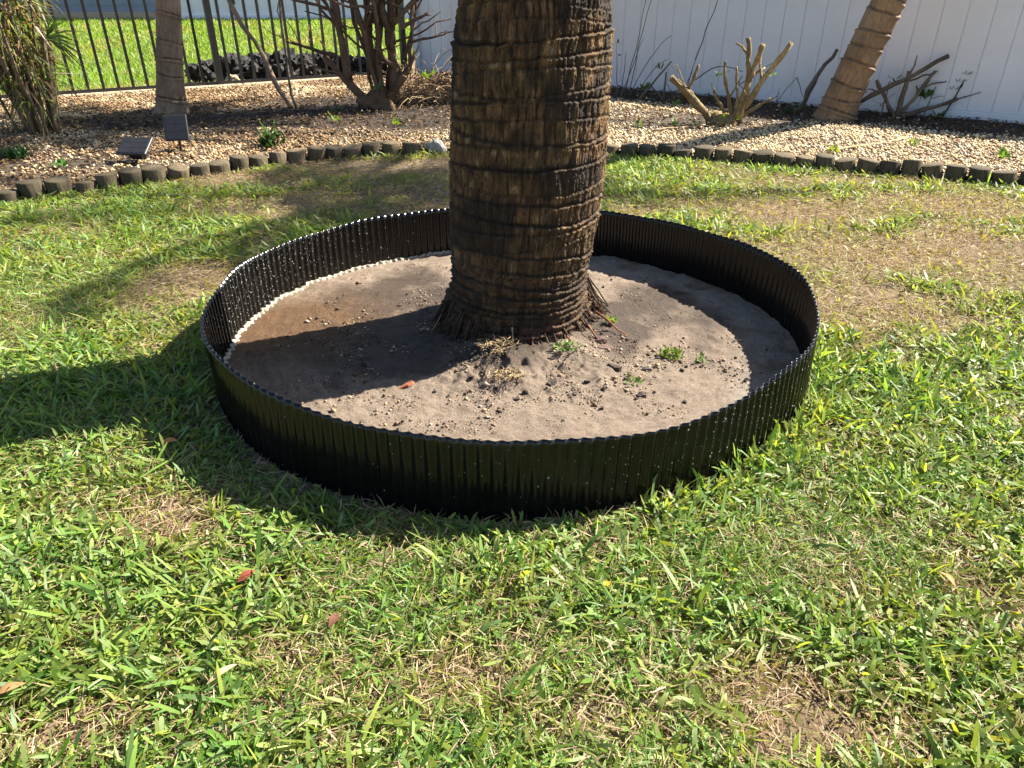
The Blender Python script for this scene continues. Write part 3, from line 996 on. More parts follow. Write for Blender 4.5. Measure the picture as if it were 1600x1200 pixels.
# ------------------------------------------------------------------ palms
def frond_mesh(b, base, az, length, rise, droop, leaflets=46, col=(0.05, 0.11, 0.02), seed=0, ll=0.5, lw=0.035):
    r_ = np.random.default_rng(seed)
    n = 14; s = np.linspace(0, 1, n)
    h = s * length * (0.95 - 0.15 * droop)
    z = rise * s * length - droop * length * s ** 2.3
    P = np.stack([base[0] + np.cos(az) * h, base[1] + np.sin(az) * h, base[2] + z], -1)
    b.tube(P, np.linspace(0.025, 0.004, n), 5, col=(0.16, 0.18, 0.06))
    for i in range(leaflets):
        t = 0.12 + 0.87 * i / leaflets
        p = np.array([np.interp(t, s, P[:, k]) for k in range(3)])
        L = ll * math.sin(PI * min(1, 0.12 + 0.85 * t)) + 0.08
        for sg in (-1, 1):
            a = az + sg * (1.15 - 0.5 * t) + r_.normal(0, 0.08)
            dr = -0.35 + r_.normal(0, 0.15)
            d = np.array((math.cos(a) * math.cos(dr), math.sin(a) * math.cos(dr), math.sin(dr)))
            w = np.cross(d, (0, 0, 1.0)); w /= np.linalg.norm(w)
            m = p + d * L * 0.5; q = p + d * L + np.array((0, 0, -0.18 * L))
            c = np.array(col) * r_.uniform(0.75, 1.25)
            b.add([p - w * lw * .3, p + w * lw * .3, m + w * lw / 2, m - w * lw / 2, q], [(0, 1, 2, 3), (3, 2, 4)], c)


def palm_crown(root, top, nf, length, seed, col=(0.05, 0.11, 0.02)):
    b = MB(); r_ = np.random.default_rng(seed)
    for k in range(nf):
        u = (k + 0.5) / nf
        frond_mesh(b, top, 2.4 * k + r_.normal(0, 0.15), length * r_.uniform(0.85, 1.1), 1.5 - 1.75 * u, 0.55 + 0.35 * r_.random(), col=col, seed=seed * 100 + k)
    return b.build('crown', M_FROND, root, smooth=False)


def main_palm():
    root = empty('palm_tree', (PALM[0], PALM[1], 0))
    tag(root, 'thick fissured brown palm trunk rising from the soil inside the black ring', 'palm tree')
    nt_ = 540
    zr = np.concatenate([np.linspace(-0.06, 1.50, 400), np.linspace(1.55, 6.2, 40)])
    th = np.arange(nt_) / nt_ * 2 * PI
    T, Z = np.meshgrid(th, zr)
    u = T / (2 * PI)
    r = np.interp(Z, (-0.06, 0.0, 0.06, 0.15, 0.28, 0.5, 0.78, 1.1, 1.4, 3.0, 6.2), (0.340, 0.328, 0.310, 0.298, 0.300, 0.319, 0.328, 0.316, 0.294, 0.25, 0.17))
    # leaf scars: tilted, wavering rings
    rs = np.random.default_rng(21)
    zk = []; z = 0.10
    while z < 6.1:
        zk.append(z); z += (0.026 + rs.uniform(0, 0.010)) if z < 0.34 else (0.042 + rs.uniform(0, 0.030))
    step = np.zeros_like(Z); lip = np.zeros_like(Z); band = np.zeros_like(Z); seg = np.zeros_like(Z)
    for k, z0 in enumerate(zk):
        amp = 0.022 if z0 > 0.25 else 0.005
        p0, p1 = rs.random(2) * 2 * PI
        wob = z0 + amp * np.sin(T + p0) + 0.3 * amp * np.sin(2 * T + p1) + 0.010 * (vn(u * 46, np.full_like(u, k * 3.7), 2, 46) - 0.5)
        dz = Z - wob
        str_ = rs.choice((0.6, 1.0, 1.5)) * rs.uniform(0.8, 1.2)
        loc = str_ * (0.45 + 0.9 * vn(u * 9, np.full_like(u, k * 5.1), 3, 9))
        lip += loc * (0.0052 * np.exp(-((dz + 0.006) / 0.007) ** 2) - 0.0105 * np.exp(-((dz - 0.002) / 0.0036) ** 2))
        band += np.exp(-((dz - 0.008) / 0.009) ** 2) * loc
        seg += (dz > 0)
    # upright fissures, broken at every scar
    sh = seg * 0.16 + seg * 0.9 * sstep(0.42, 0.22, Z)
    n1 = vn(u * 120 + 1.2 * vn(u * 40, Z * 22, 5, 40), Z * 4.0 + sh, 6, 120)
    n2 = vn(u * 190, Z * 11 + sh * 2, 7, 190)
    n3 = vn(u * 380, Z * 40, 8, 380)
    f1 = np.exp(-((n1 - 0.5) / 0.065) ** 2); f2 = np.exp(-((n2 - 0.45) / 0.10) ** 2)
    blk = vn(u * 70, Z * 6 + sh * 1.3, 9, 70)
    low = sstep(0.30, 0.08, Z)
    big = vn(u * 12, Z * 5, 4, 12)
    n4 = vn(u * 300, Z * 16 + sh, 10, 300)
    r = r + lip * (1 + 0.3 * low) - 0.0065 * f1 * (0.35 + 1.1 * vn(u * 20, Z * 7, 1, 20)) - 0.005 * f2 + 0.007 * (blk - 0.5) + 0.007 * (n3 - 0.5) + 0.007 * (n4 - 0.5) + 0.004 * (rs.random(Z.shape) - 0.5) + 0.014 * (big - 0.5)
    # ragged skirt of old root stubs at the foot
    sk = sstep(0.16, 0.0, Z) * (vn(u * 60, Z * 9, 11, 60) - 0.3) * 0.035
    side = np.exp(-((T - 0.45) / 0.45) ** 2) + np.exp(-((T - 2 * PI - 0.45) / 0.45) ** 2) + 0.6 * np.exp(-((T - 3.15) / 0.45) ** 2)
    r = r + sk + 0.085 * side * sstep(0.30, 0.10, Z) * (0.25 + 1.1 * vn(u * 54, Z * 16, 12, 54))
    cx = np.interp(Z, (0, 0.3, 0.7, 1.4, 6.2), (-0.015, 0.0, 0.028, 0.056, 0.10))
    cy = np.interp(Z, (0, 0.3, 1.4, 2.2, 6.2), (0.0, 0.0, 0.08, 0.18, 0.45))
    X = cx + r * np.cos(T); Y = cy + r * np.sin(T)
    tan = np.array((0.200, 0.110, 0.046)); olive = np.array((0.150, 0.094, 0.035)); dk = np.array((0.060, 0.040, 0.025)); blk_c = np.array((0.020, 0.015, 0.012)); red = np.array((0.17, 0.085, 0.05)); pale = np.array((0.28, 0.19, 0.095))
    m1 = vn(u * 16, Z * 9, 1, 16)[..., None]; m2 = vn(u * 84, Z * 22 + sh * 1.3, 2, 84)[..., None]
    C = tan * (1 - m1) + olive * m1
    C = C * (0.25 + 0.95 * m2) * (0.6 + 0.8 * n4[..., None]) * (0.75 + 0.5 * rs.random(Z.shape)[..., None])
    C = np.where(m2 > 0.86, pale * (0.7 + 0.4 * m1), C)
    # decayed black fibre above the scars and rotten stains
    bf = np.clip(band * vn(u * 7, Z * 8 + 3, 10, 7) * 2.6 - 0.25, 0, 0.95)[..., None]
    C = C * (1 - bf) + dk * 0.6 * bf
    st = sstep(0.54, 0.70, vn(u * 6, Z * 8 + 11, 13, 6) * 0.7 + 0.3 * vn(u * 60, Z * 10, 14, 60))[..., None] * 0.82
    C = C * (1 - st) + blk_c * st
    ff = np.clip(f1 * 0.72 + f2 * 0.35 * (n3 > 0.4), 0, 0.92)[..., None]          # colour darkens along the upright fissures
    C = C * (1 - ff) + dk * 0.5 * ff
    dmp = (sstep(0.75, 0.15, Z + 0.2 * (m1[..., 0] - 0.5)))[..., None]   # soaked foot
    C = C * (1 - 0.45 * dmp) + (dk * 0.8) * 0.45 * dmp
    rd = sstep(0.62, 0.8, vn(u * 30, Z * 18, 15, 30))[..., None] * low[..., None] * 0.6
    C = C * (1 - rd) + red * rd
    C = C * np.array((0.94, 0.94, 0.96))
    nz = len(zr)
    I = np.arange(nz * nt_).reshape(nz, nt_); J = np.roll(I, -1, 1)
    F = np.stack([I[:-1], J[:-1], J[1:], I[1:]], -1).reshape(-1, 4)
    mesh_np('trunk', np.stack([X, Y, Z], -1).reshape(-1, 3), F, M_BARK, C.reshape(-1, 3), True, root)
    # root fringe
    b = MB(); rr = np.random.default_rng(31)
    for k in range(1000):
        a = rr.random() * 2 * PI
        sd = math.exp(-((math.atan2(math.sin(a - 0.4), math.cos(a - 0.4))) / 0.5) ** 2) + 0.45 * math.exp(-((math.atan2(math.sin(a - 3.3), math.cos(a - 3.3))) / 0.6) ** 2)
        z0 = rr.uniform(0.03, 0.10 + 0.20 * sd); out = rr.uniform(0.008, 0.03 + 0.08 * sd)
        r0 = 0.300 - 0.04 * z0 + 0.03 * sd; out += 0.025 + 0.03 * sd; z0 *= rr.uniform(0.5, 1.25)
        q = np.linspace(0, 1, 6)
        rad = r0 + out * q ** 1.15 + 0.010 * np.sin(q * 3)
        aa = a + rr.normal(0, 0.05) * q
        zz = z0 * (1 - q) + 0.035 * q
        P = np.stack([rad * np.cos(aa) - 0.01, rad * np.sin(aa), zz], -1) + rr.normal(0, 0.002, (6, 3))
        col = (np.array((0.085, 0.055, 0.034)) if rr.random() > 0.03 else np.array((0.17, 0.07, 0.04))) * rr.uniform(0.3, 1.1)
        b.tube(P, np.linspace(0.0044, 0.0022, 6) * rr.uniform(0.6, 1.35), 5, col=col, rough=0.3, seed=k)
    o = b.build('root_fringe', M_TWIG, root)
    o['kind'] = 'stuff'; o['label'] = 'ragged fringe of dark roots around the trunk foot'
    # single loose rootlets: two reddish ones at the right, one pale one at the front
    for pts, w, c in (([(0.34, -0.10, 0.13), (0.39, -0.12, 0.10), (0.44, -0.15, 0.06), (0.48, -0.17, 0.045)], 0.006, (0.24, 0.09, 0.045)),
                      ([(0.30, -0.18, 0.10), (0.33, -0.24, 0.07), (0.37, -0.30, 0.045)], 0.005, (0.20, 0.08, 0.042)),
                      ([(0.20, -0.27, 0.09), (0.23, -0.31, 0.065), (0.25, -0.35, 0.05)], 0.005, (0.20, 0.08, 0.042)),
                      ([(-0.035, -0.335, 0.16), (-0.030, -0.345, 0.10), (-0.036, -0.355, 0.06), (-0.02, -0.38, 0.055)], 0.0035, (0.36, 0.26, 0.14)),
                      ([(-0.34, -0.06, 0.13), (-0.37, -0.10, 0.08), (-0.40, -0.14, 0.045)], 0.0035, (0.34, 0.25, 0.13))):
        b = MB(); b.tube(np.array(pts), np.linspace(w, w * 0.4, len(pts)), 6, col=c); b.build('rootlet', M_TWIG, root)
    palm_crown(root, (0.10, 0.45, 6.15), 16, 2.4, 5)


main_palm()


def ringed_trunk(name, label, pts, rad, spacing, seed, crown=None, col=(0.27, 0.19, 0.12), nrow=260, base_flare=0.0):
    root = empty(name, (pts[0][0], pts[0][1], 0)); tag(root, label, 'palm tree')
    pts = np.array(pts, float); loc = pts - np.array((pts[0][0], pts[0][1], 0))
    sl = np.concatenate([[0], np.cumsum(np.linalg.norm(np.diff(loc, axis=0), axis=1))])
    tt = np.concatenate([np.linspace(0, min(2.0, sl[-1]), nrow), np.linspace(min(2.0, sl[-1]) + 0.05, sl[-1], 40)])
    # smooth centre line
    from_ = np.stack([np.interp(tt, sl, loc[:, k]) for k in range(3)], -1)
    ker = np.ones(25) / 25
    C0 = np.stack([np.convolve(np.pad(from_[:, k], 12, mode='edge'), ker, 'valid') for k in range(3)], -1); C0[0] = from_[0]
    ns = 72; a = np.arange(ns) / ns * 2 * PI
    r_ = np.random.default_rng(seed)
    A, S = np.meshgrid(a, tt); u = A / (2 * PI)
    rr = np.interp(S, sl, rad) + base_flare * np.exp(-S / 0.12)
    z = 0.06; disp = np.zeros_like(S); band = np.zeros_like(S); seg = np.zeros_like(S)
    k = 0
    while z < sl[-1]:
        w = z + 0.02 * np.sin(A + r_.random() * 6) + 0.014 * (vn(u * 14, np.full_like(u, k * 2.3), 3, 14) - 0.5)
        d = S - w
        disp += r_.uniform(0.3, 1.2) * 0.011 * np.exp(-((d + 0.012) / 0.016) ** 2) - 0.009 * np.exp(-((d - 0.008) / 0.008) ** 2)
        band += np.exp(-((d - 0.012) / 0.014) ** 2) * (0.4 + vn(u * 10, np.full_like(u, k * 4.1), 5, 10))
        seg += d > 0
        z += spacing * r_.uniform(0.5, 1.35); k += 1
    fr = vn(u * 60, S * 12 + seg * 2.2, 6, 60)
    rr = rr + disp * (rad[0] / 0.13) + 0.004 * (fr - 0.5) + 0.012 * (vn(u * 6, S * 6, 7, 6) - 0.5)
    T = np.gradient(C0, axis=0); T /= np.linalg.norm(T, axis=1)[:, None]
    E1 = np.cross(T, (0, 1.0, 0)); E1 /= np.linalg.norm(E1, axis=1)[:, None]; E2 = np.cross(T, E1)
    V = C0[:, None] + rr[..., None] * (np.cos(A)[..., None] * E1[:, None] + np.sin(A)[..., None] * E2[:, None])
    m = vn(u * 8, S * 7, 2, 8)[..., None]
    c = np.array(col) * (0.65 + 0.7 * m) * (0.8 + 0.4 * fr[..., None])
    bf = np.clip(band * 0.85 * (0.5 + vn(u * 50, S * 10, 8, 50)) - 0.1, 0, 0.85)[..., None]
    c = c * (1 - bf) + np.array((0.06, 0.035, 0.022)) * bf
    I = np.arange(len(tt) * ns).reshape(len(tt), ns); J = np.roll(I, -1, 1)
    F = np.stack([I[:-1], I[1:], J[1:], J[:-1]], -1).reshape(-1, 4)
    mesh_np('trunk', V.reshape(-1, 3), F, M_BARK2, c.reshape(-1, 3), True, root)
    if crown: palm_crown(root, loc[-1], crown[0], crown[1], seed, crown[2] if len(crown) > 2 else (0.05, 0.11, 0.02))
    return root


ringed_trunk('leaning_palm', 'leaning ringed tan palm trunk in front of the white fence',
             [(3.60, 8.55, -0.03), (3.67, 8.52, 0.35), (3.78, 8.47, 0.85), (3.91, 8.42, 1.35), (4.12, 8.35, 2.2), (4.35, 8.2, 3.6), (4.45, 8.0, 5.4)],
             [0.20, 0.185, 0.175, 0.165, 0.15, 0.13, 0.12], 0.185, 51, (15, 2.1), (0.215, 0.143, 0.086), base_flare=0.09)
ringed_trunk('slender_palm', 'slender straight palm with swollen pale foot beside the picket fence',
             [(-4.00, 8.95, -0.03), (-3.93, 8.95, 0.4), (-3.75, 8.95, 1.3), (-3.6, 8.95, 2.6), (-3.55, 8.95, 4.2)],
             [0.165, 0.145, 0.125, 0.11, 0.09], 0.21, 52, (13, 1.6), (0.22, 0.155, 0.108), base_flare=0.10)
ringed_trunk('stout_palm', 'reddish brown palm foot half hidden behind the thick fissured trunk',
             [(-0.45, 10.05, -0.03), (-0.40, 10.05, 0.3), (-0.36, 10.05, 0.8), (-0.33, 10.05, 2.0), (-0.3, 10.0, 4.0)],
             [0.34, 0.27, 0.18, 0.15, 0.12], 0.14, 53, (24, 2.0), (0.20, 0.10, 0.06), base_flare=0.05)  # crown above the view, made full and set low to shade the left bed


# ------------------------------------------------------------------ shrubs and twigs
def wob(p0, p1, n, amp, seed, sag=0.0):
    r_ = np.random.default_rng(seed); q = np.linspace(0, 1, n)[:, None]
    P = np.array(p0, float) * (1 - q) + np.array(p1, float) * q
    L = np.linalg.norm(np.array(p1, float) - np.array(p0, float))
    J = r_.normal(0, amp * L, (n, 3)); J = (J + np.roll(J, 1, 0)) / 2
    J[0] = 0; J[-1] *= 0.3
    P = P + J; P[:, 2] += sag * L * np.sin(q[:, 0] * PI)
    return P


def branchy(name, loc, stems, label, cat, col=(0.17, 0.105, 0.065), cut=(0.42, 0.28, 0.15), stump=None, group=None, seed=0, leafs=None):
    """stems: (p0, p1, r0, r1, nforks) in local metres"""
    root = empty(name, loc); tag(root, label, cat, group)
    sd = seed * 1000; r_ = np.random.default_rng(seed + 77); extra = {3: 3, 8: 1, 10: 1}.get(seed, 0)
    for (p0, p1, r0, r1, nf) in stems:
        sd += 1; b = MB()
        P = wob(p0, p1, 9, 0.018, sd)
        c = np.array(col) * r_.uniform(0.75, 1.3)
        rad = np.linspace(r0, r1, 9) * (0.85 if seed in (3, 8) else 1) * (1 + 0.12 * np.random.default_rng(sd).normal(0, 1, 9))
        b.tube(P, rad, 9, col=np.array([c * q_ for q_ in r_.uniform(0.7, 1.3, 9)]), rough=0.30, seed=sd)
        T = P[-1] - P[-2]; T /= np.linalg.norm(T)
        b.tube(np.array([P[-1] - T * 0.002, P[-1] + T * 0.002]), (rad[-1] * 0.96, rad[-1] * 0.9), 9, col=cut)
        st = b.build('stem', M_TWIG, root)
        for f in range(nf + extra):
            sd += 1; fb = MB(); fr = np.random.default_rng(sd)
            i = int(fr.integers(3, 8)); q = P[i]
            d = (P[-1] - P[0]); L = np.linalg.norm(d); d = d / L + fr.normal(0, 0.55, 3); d[2] = abs(d[2]) * 0.9 + 0.15; d /= np.linalg.norm(d)
            ln = L * fr.uniform(0.3, 0.6)
            Q = wob(q, q + d * ln, 6, 0.05, sd + 500)
            fb.tube(Q, np.linspace(rad[i] * 0.6, max(rad[i] * 0.28, 0.004), 6), 7, col=np.array(col) * fr.uniform(0.75, 1.3), rough=0.15, seed=sd)
            fb.build('twig', M_TWIG, st)
    if stump:
        V, F = sub_ico(3); q = np.random.default_rng(seed + 5)
        k = q.normal(0, 1, (6, 3)); ph = q.random(6) * 6
        d = sum(np.sin(V @ k[i] * 3.2 + ph[i]) for i in range(6)) / 6
        V = V * (1 + 0.5 * d[:, None] + 0.07 * q.normal(0, 1, (len(V), 1))) * np.array(stump)
        V[:, 2] += stump[2] * 0.35
        b = MB(); b.add(V, F, np.array(col) * 1.05); b.build('stump', M_TWIG, root)
    if leafs:
        b = MB()
        for (p, n, s, c) in leafs: leaf_cluster(b, p, n, s, c, seed + n)
        b.build('leaves', M_WEED, root, smooth=False)
    return root


def leaf_cluster(b, p, n, s, col, seed, spread=0.6, elev=(0.1, 1.2)):
    r_ = np.random.default_rng(seed)
    for k in range(n):
        a = r_.random() * 2 * PI; e = r_.uniform(*elev)
        L = s * r_.uniform(0.6, 1.2); W = L * 0.38
        o = np.array(p) + r_.normal(0, s * spread * 0.5, 3) * (1, 1, 0.6)
        o[2] = max(o[2], p[2] * 0.6)
        d = np.array((math.cos(a) * math.cos(e), math.sin(a) * math.cos(e), math.sin(e)))
        w = np.array((-math.sin(a), math.cos(a), 0.0)); nn = np.cross(d, w)
        m1 = o + d * L * 0.35 - nn * L * 0.05; m2 = o + d * L * 0.7 - nn * L * 0.04; t = o + d * L + nn * L * 0.1
        c = np.array(col) * r_.uniform(0.7, 1.3)
        b.add([o, m1 + w * W / 2, m2 + w * W * 0.4, t, m2 - w * W * 0.4, m1 - w * W / 2], [(0, 1, 5), (1, 2, 4, 5), (2, 3, 4)], c)


S = branchy('pruned_shrub', (-1.62, 9.28, 0.03), [
    ((-0.10, 0, 0.10), (-0.62, 0.10, 0.62), 0.060, 0.030, 2), ((-0.31, 0.04, 0.28), (-0.46, 0.10, 1.55), 0.055, 0.045, 4),
    ((-0.45, 0.05, 0.62), (-1.02, 0.05, 0.78), 0.030, 0.012, 1), ((-0.42, 0.1, 1.1), (-1.25, 0.1, 1.30), 0.026, 0.010, 1),
    ((0.02, -0.05, 0.15), (-0.22, -0.10, 1.7), 0.034, 0.026, 2), ((0.02, 0.05, 0.2), (-0.10, 0.2, 1.75), 0.045, 0.035, 3),
    ((0.06, -0.03, 0.15), (0.06, -0.06, 1.7), 0.036, 0.028, 2), ((0.22, 0.02, 0.2), (0.20, 0.05, 0.95), 0.070, 0.055, 1),
    ((0.20, 0.02, 0.7), (0.02, 0.05, 1.65), 0.045, 0.035, 2), ((0.22, 0.03, 0.75), (0.30, 0.05, 1.7), 0.050, 0.038, 2),
    ((0.22, 0.0, 0.30), (0.48, 0.0, 0.62), 0.045, 0.032, 2), ((0.24, 0.0, 0.95), (0.78, -0.05, 1.45), 0.036, 0.022, 2),
    ((0.42, 0.0, 0.55), (0.52, 0.05, 1.5), 0.028, 0.018, 1), ((0.34, 0.0, 0.92), (0.66, -0.05, 1.08), 0.030, 0.016, 1),
    ((0.44, 0.0, 0.78), (0.86, -0.1, 0.86), 0.022, 0.010, 1), ((-0.02, 0.02, 0.2), (0.16, 0.1, 1.2), 0.030, 0.02, 2),
    ((0.1, 0.0, 0.10), (0.35, -0.05, 0.42), 0.07, 0.05, 0), ((-0.05, 0.1, 0.2), (-0.34, 0.25, 1.7), 0.03, 0.02, 3), ((0.1, 0.12, 0.2), (0.4, 0.3, 1.7), 0.034, 0.022, 3), ((0.0, 0.1, 0.2), (0.12, 0.3, 1.7), 0.04, 0.03, 3), ((-0.3, 0.05, 0.9), (-0.75, -0.1, 1.5), 0.022, 0.01, 2), ((0.36, 0.05, 0.6), (0.62, 0.15, 1.6), 0.022, 0.012, 3)],
    'large pruned shrub with many thick bare brown stems on a knobbly stump', 'shrub', (0.105, 0.064, 0.040), stump=(0.21, 0.16, 0.19), seed=3,
    leafs=[((0.62, -0.1, 0.42), 14, 0.09, (0.16, 0.28, 0.03)), ((0.05, -0.2, 0.28), 8, 0.10, (0.07, 0.15, 0.03)), ((-0.45, -0.25, 0.04), 8, 0.08, (0.08, 0.16, 0.03))])
branchy('bare_sapling', (-2.66, 9.30, 0.03), [((0, 0, 0), (-0.62, 0.10, 1.25), 0.034, 0.026, 0), ((-0.60, 0.10, 1.22), (-0.88, 0.1, 1.42), 0.018, 0.010, 0), ((-0.61, 0.1, 1.22), (-0.60, 0.15, 1.60), 0.022, 0.012, 1)],
        'bare leaning stem forked at its top beside the pruned shrub', 'sapling', (0.16, 0.115, 0.08), seed=5)
branchy('upright_stick', (-2.62, 9.36, 0.03), [((0, 0, 0), (-0.10, 0.05, 1.6), 0.017, 0.012, 1)], 'thin grey upright stick next to the bare leaning stem', 'stick', (0.15, 0.125, 0.10), seed=6)
branchy('cut_shrub', (2.30, 8.28, 0.03), [
    ((-0.08, 0, 0.03), (-0.62, -0.02, 0.50), 0.052, 0.040, 0), ((-0.42, 0, 0.34), (-0.33, 0.02, 0.62), 0.022, 0.016, 0), ((-0.42, 0, 0.36), (-0.56, 0.05, 0.62), 0.01, 0.007, 0),
    ((0.14, 0.02, 0.05), (0.24, 0.03, 0.55), 0.048, 0.036, 0), ((0.22, 0.02, 0.46), (0.16, 0.05, 0.88), 0.032, 0.026, 0), ((0.24, 0.02, 0.5), (0.32, 0.04, 0.82), 0.034, 0.030, 0),
    ((0.20, 0.0, 0.2), (0.58, -0.05, 0.84), 0.042, 0.034, 0), ((0.08, 0, 0.08), (-0.06, 0.02, 0.66), 0.024, 0.016, 0), ((0.05, -0.02, 0.06), (-0.16, -0.05, 0.38), 0.022, 0.018, 0),
    ((0.14, 0, 0.10), (0.08, 0.05, 0.60), 0.02, 0.014, 0), ((0.18, -0.02, 0.10), (0.46, -0.06, 0.30), 0.022, 0.014, 0), ((0.15, -0.05, 0.02), (0.22, -0.08, 0.35), 0.018, 0.012, 0)],
    'sunlit shrub cut back to thick tan stubs in front of the white fence', 'shrub', (0.21, 0.15, 0.068), stump=(0.16, 0.12, 0.10), seed=8,
    leafs=[((-0.02, -0.1, 0.12), 9, 0.07, (0.20, 0.30, 0.03)), ((0.12, -0.12, 0.10), 8, 0.06, (0.26, 0.34, 0.04)), ((-0.05, 0.15, 0.50), 10, 0.07, (0.04, 0.09, 0.03)), ((0.42, 0.0, 0.52), 6, 0.07, (0.10, 0.18, 0.03)), ((-0.30, -0.1, 0.03), 7, 0.06, (0.1, 0.2, 0.03))])
branchy('dark_cut_stick', (3.32, 9.0, 0.03), [((0, 0, 0), (0.36, 0.0, 0.72), 0.030, 0.020, 0), ((0.06, 0, 0.02), (0.24, 0.02, 0.50), 0.012, 0.010, 0)], 'dark cut branch slanting up beside the leaning palm foot', 'branch', (0.10, 0.085, 0.075), seed=9,
        leafs=[((-0.05, -0.05, 0.10), 12, 0.07, (0.05, 0.11, 0.03))])
branchy('trimmed_bush', (4.40, 8.72, 0.03), [
    ((0, 0, 0.02), (0.02, 0, 0.52), 0.028, 0.024, 0), ((-0.02, 0, 0.03), (-0.30, 0.05, 0.42), 0.022, 0.018, 0), ((-0.44, 0.0, 0.20), (0.38, -0.05, 0.68), 0.026, 0.022, 0),
    ((0.03, 0, 0.05), (0.30, -0.02, 0.52), 0.024, 0.016, 0), ((-0.02, -0.05, 0.03), (0.58, -0.10, 0.24), 0.026, 0.020, 0), ((0.3, 0, 0.02), (0.36, 0, 0.36), 0.008, 0.005, 0), ((-0.2, 0, 0.0), (-0.17, 0, 0.42), 0.007, 0.005, 0)],
    'trimmed bush with crossing grey brown stubs right of the leaning palm', 'bush', (0.14, 0.11, 0.075), seed=10,
    leafs=[((0.28, 0.05, 0.26), 30, 0.10, (0.07, 0.15, 0.03)), ((-0.05, 0.1, 0.42), 7, 0.09, (0.10, 0.2, 0.03)), ((-0.22, -0.05, 0.18), 7, 0.06, (0.05, 0.1, 0.02))])


def wisps(name, loc, lines, label, cat, col=(0.14, 0.10, 0.07), w=0.006, leafs=None, seed=0):
    b = MB()
    for i, (p0, p1, sag) in enumerate(lines):
        b.tube(wob(p0, p1, 9, 0.012, seed * 50 + i, sag), np.linspace(w, w * 0.5, 9), 5, col=np.array(col) * (0.8 + 0.1 * (i % 5)))
    root = empty(name, loc); tag(root, label, cat)
    b.build('stalk', M_TWIG, root)
    if leafs:
        b = MB()
        for (p, n, s, c) in leafs: leaf_cluster(b, p, n, s, c, seed + n, 0.35)
        b.build('leaves', M_WEED, root, smooth=False)
    return root


wisps('dry_stalks', (1.50, 10.3, 0.03), [((0, 0, 0), (0.28, 0, 1.62), 0.02), ((0.03, 0, 0), (0.36, 0.02, 1.60), 0.03), ((-0.05, 0, 0), (0.20, 0, 0.75), 0.06), ((0.05, 0, 0), (0.55, 0, 0.78), 0.14), ((-0.1, 0, 0), (-0.14, 0, 0.70), 0.0), ((0.1, 0, 0), (0.52, 0, 0.5), 0.1), ((-0.05, 0, 0), (-0.02, 0, 0.6), 0)],
      'tuft of tall thin grey dry stalks against the white fence beside the thick trunk', 'dry stalks', (0.13, 0.10, 0.08), 0.007, [((-0.14, 0, 0.68), 3, 0.08, (0.03, 0.02, 0.015)), ((-0.12, 0, 0.54), 2, 0.07, (0.03, 0.02, 0.015)), ((0.25, -0.1, 0.15), 10, 0.10, (0.09, 0.13, 0.03)), ((0.45, 0, 0.4), 6, 0.09, (0.11, 0.2, 0.03))], 1)
wisps('cut_twig', (1.98, 10.0, 0.03), [((-0.02, 0, 0), (-0.01, 0, 0.38), 0), ((0, 0, 0.02), (-0.22, 0, 0.25), 0), ((-0.35, 0, 0), (0.05, 0.03, 0.5), 0.05)], 'short cut grey twigs by the fence near the tall dry stalks', 'twigs', (0.14, 0.11, 0.08), 0.018, None, 2)
wisps('long_twig', (2.12, 9.65, 0.03), [((0, 0, 0), (0.12, 0, 0.55), 0.02), ((0.12, 0, 0.55), (0.36, 0.02, 1.38), 0.0), ((-0.06, 0, 0), (0.10, 0, 0.42), 0.0), ((-0.15, 0, 0), (0.0, 0, 0.32), 0), ((0.0, 0, 0), (-0.20, 0, 0.28), 0), ((0.1, 0, 0.3), (0.72, 0, 0.42), 0.18)], 'single long dark twig leaning up against the white fence', 'twig', (0.10, 0.07, 0.05), 0.008, [((-0.1, -0.2, 0.06), 8, 0.08, (0.10, 0.18, 0.03))], 3)
wisps('thin_stems', (3.0, 9.05, 0.03), [((0, 0, 0), (0.30, 0, 0.42), 0), ((0.30, 0, 0.42), (0.42, 0, 0.2), 0), ((-0.2, 0, 0), (-0.1, 0, 0.45), 0), ((-0.3, 0, 0.2), (-0.02, 0, 0.1), 0.1), ((0.1, 0, 0), (0.12, 0, 0.3), 0), ((-0.4, 0, 0.3), (0.14, 0.02, 0.66), 0)], 'thin bare stems between the cut shrub and the leaning palm', 'twigs', (0.09, 0.07, 0.05), 0.006, [((-0.1, 0, 0.44), 3, 0.06, (0.07, 0.045, 0.02)), ((0.25, -0.1, 0.05), 14, 0.08, (0.06, 0.12, 0.03))], 4)
LS = []
for i in range(11): LS.append(((0.05 + 0.022 * i + 0.24 * (i / 10), 0, 0.34 + 0.078 * i), 5, 0.065, (0.03, 0.04, 0.025)))
wisps('spiky_weed', (4.86, 8.62, 0.03), [((0, 0, 0), (0.12, 0, 0.36), 0), ((0.12, 0, 0.36), (0.56, 0, 1.2), 0.0)], 'slender leaning weed stem with small dark leaves against the white fence', 'weed', (0.05, 0.05, 0.03), 0.012, LS + [((-0.04, -0.02, 0.06), 10, 0.08, (0.06, 0.13, 0.03))], 5)


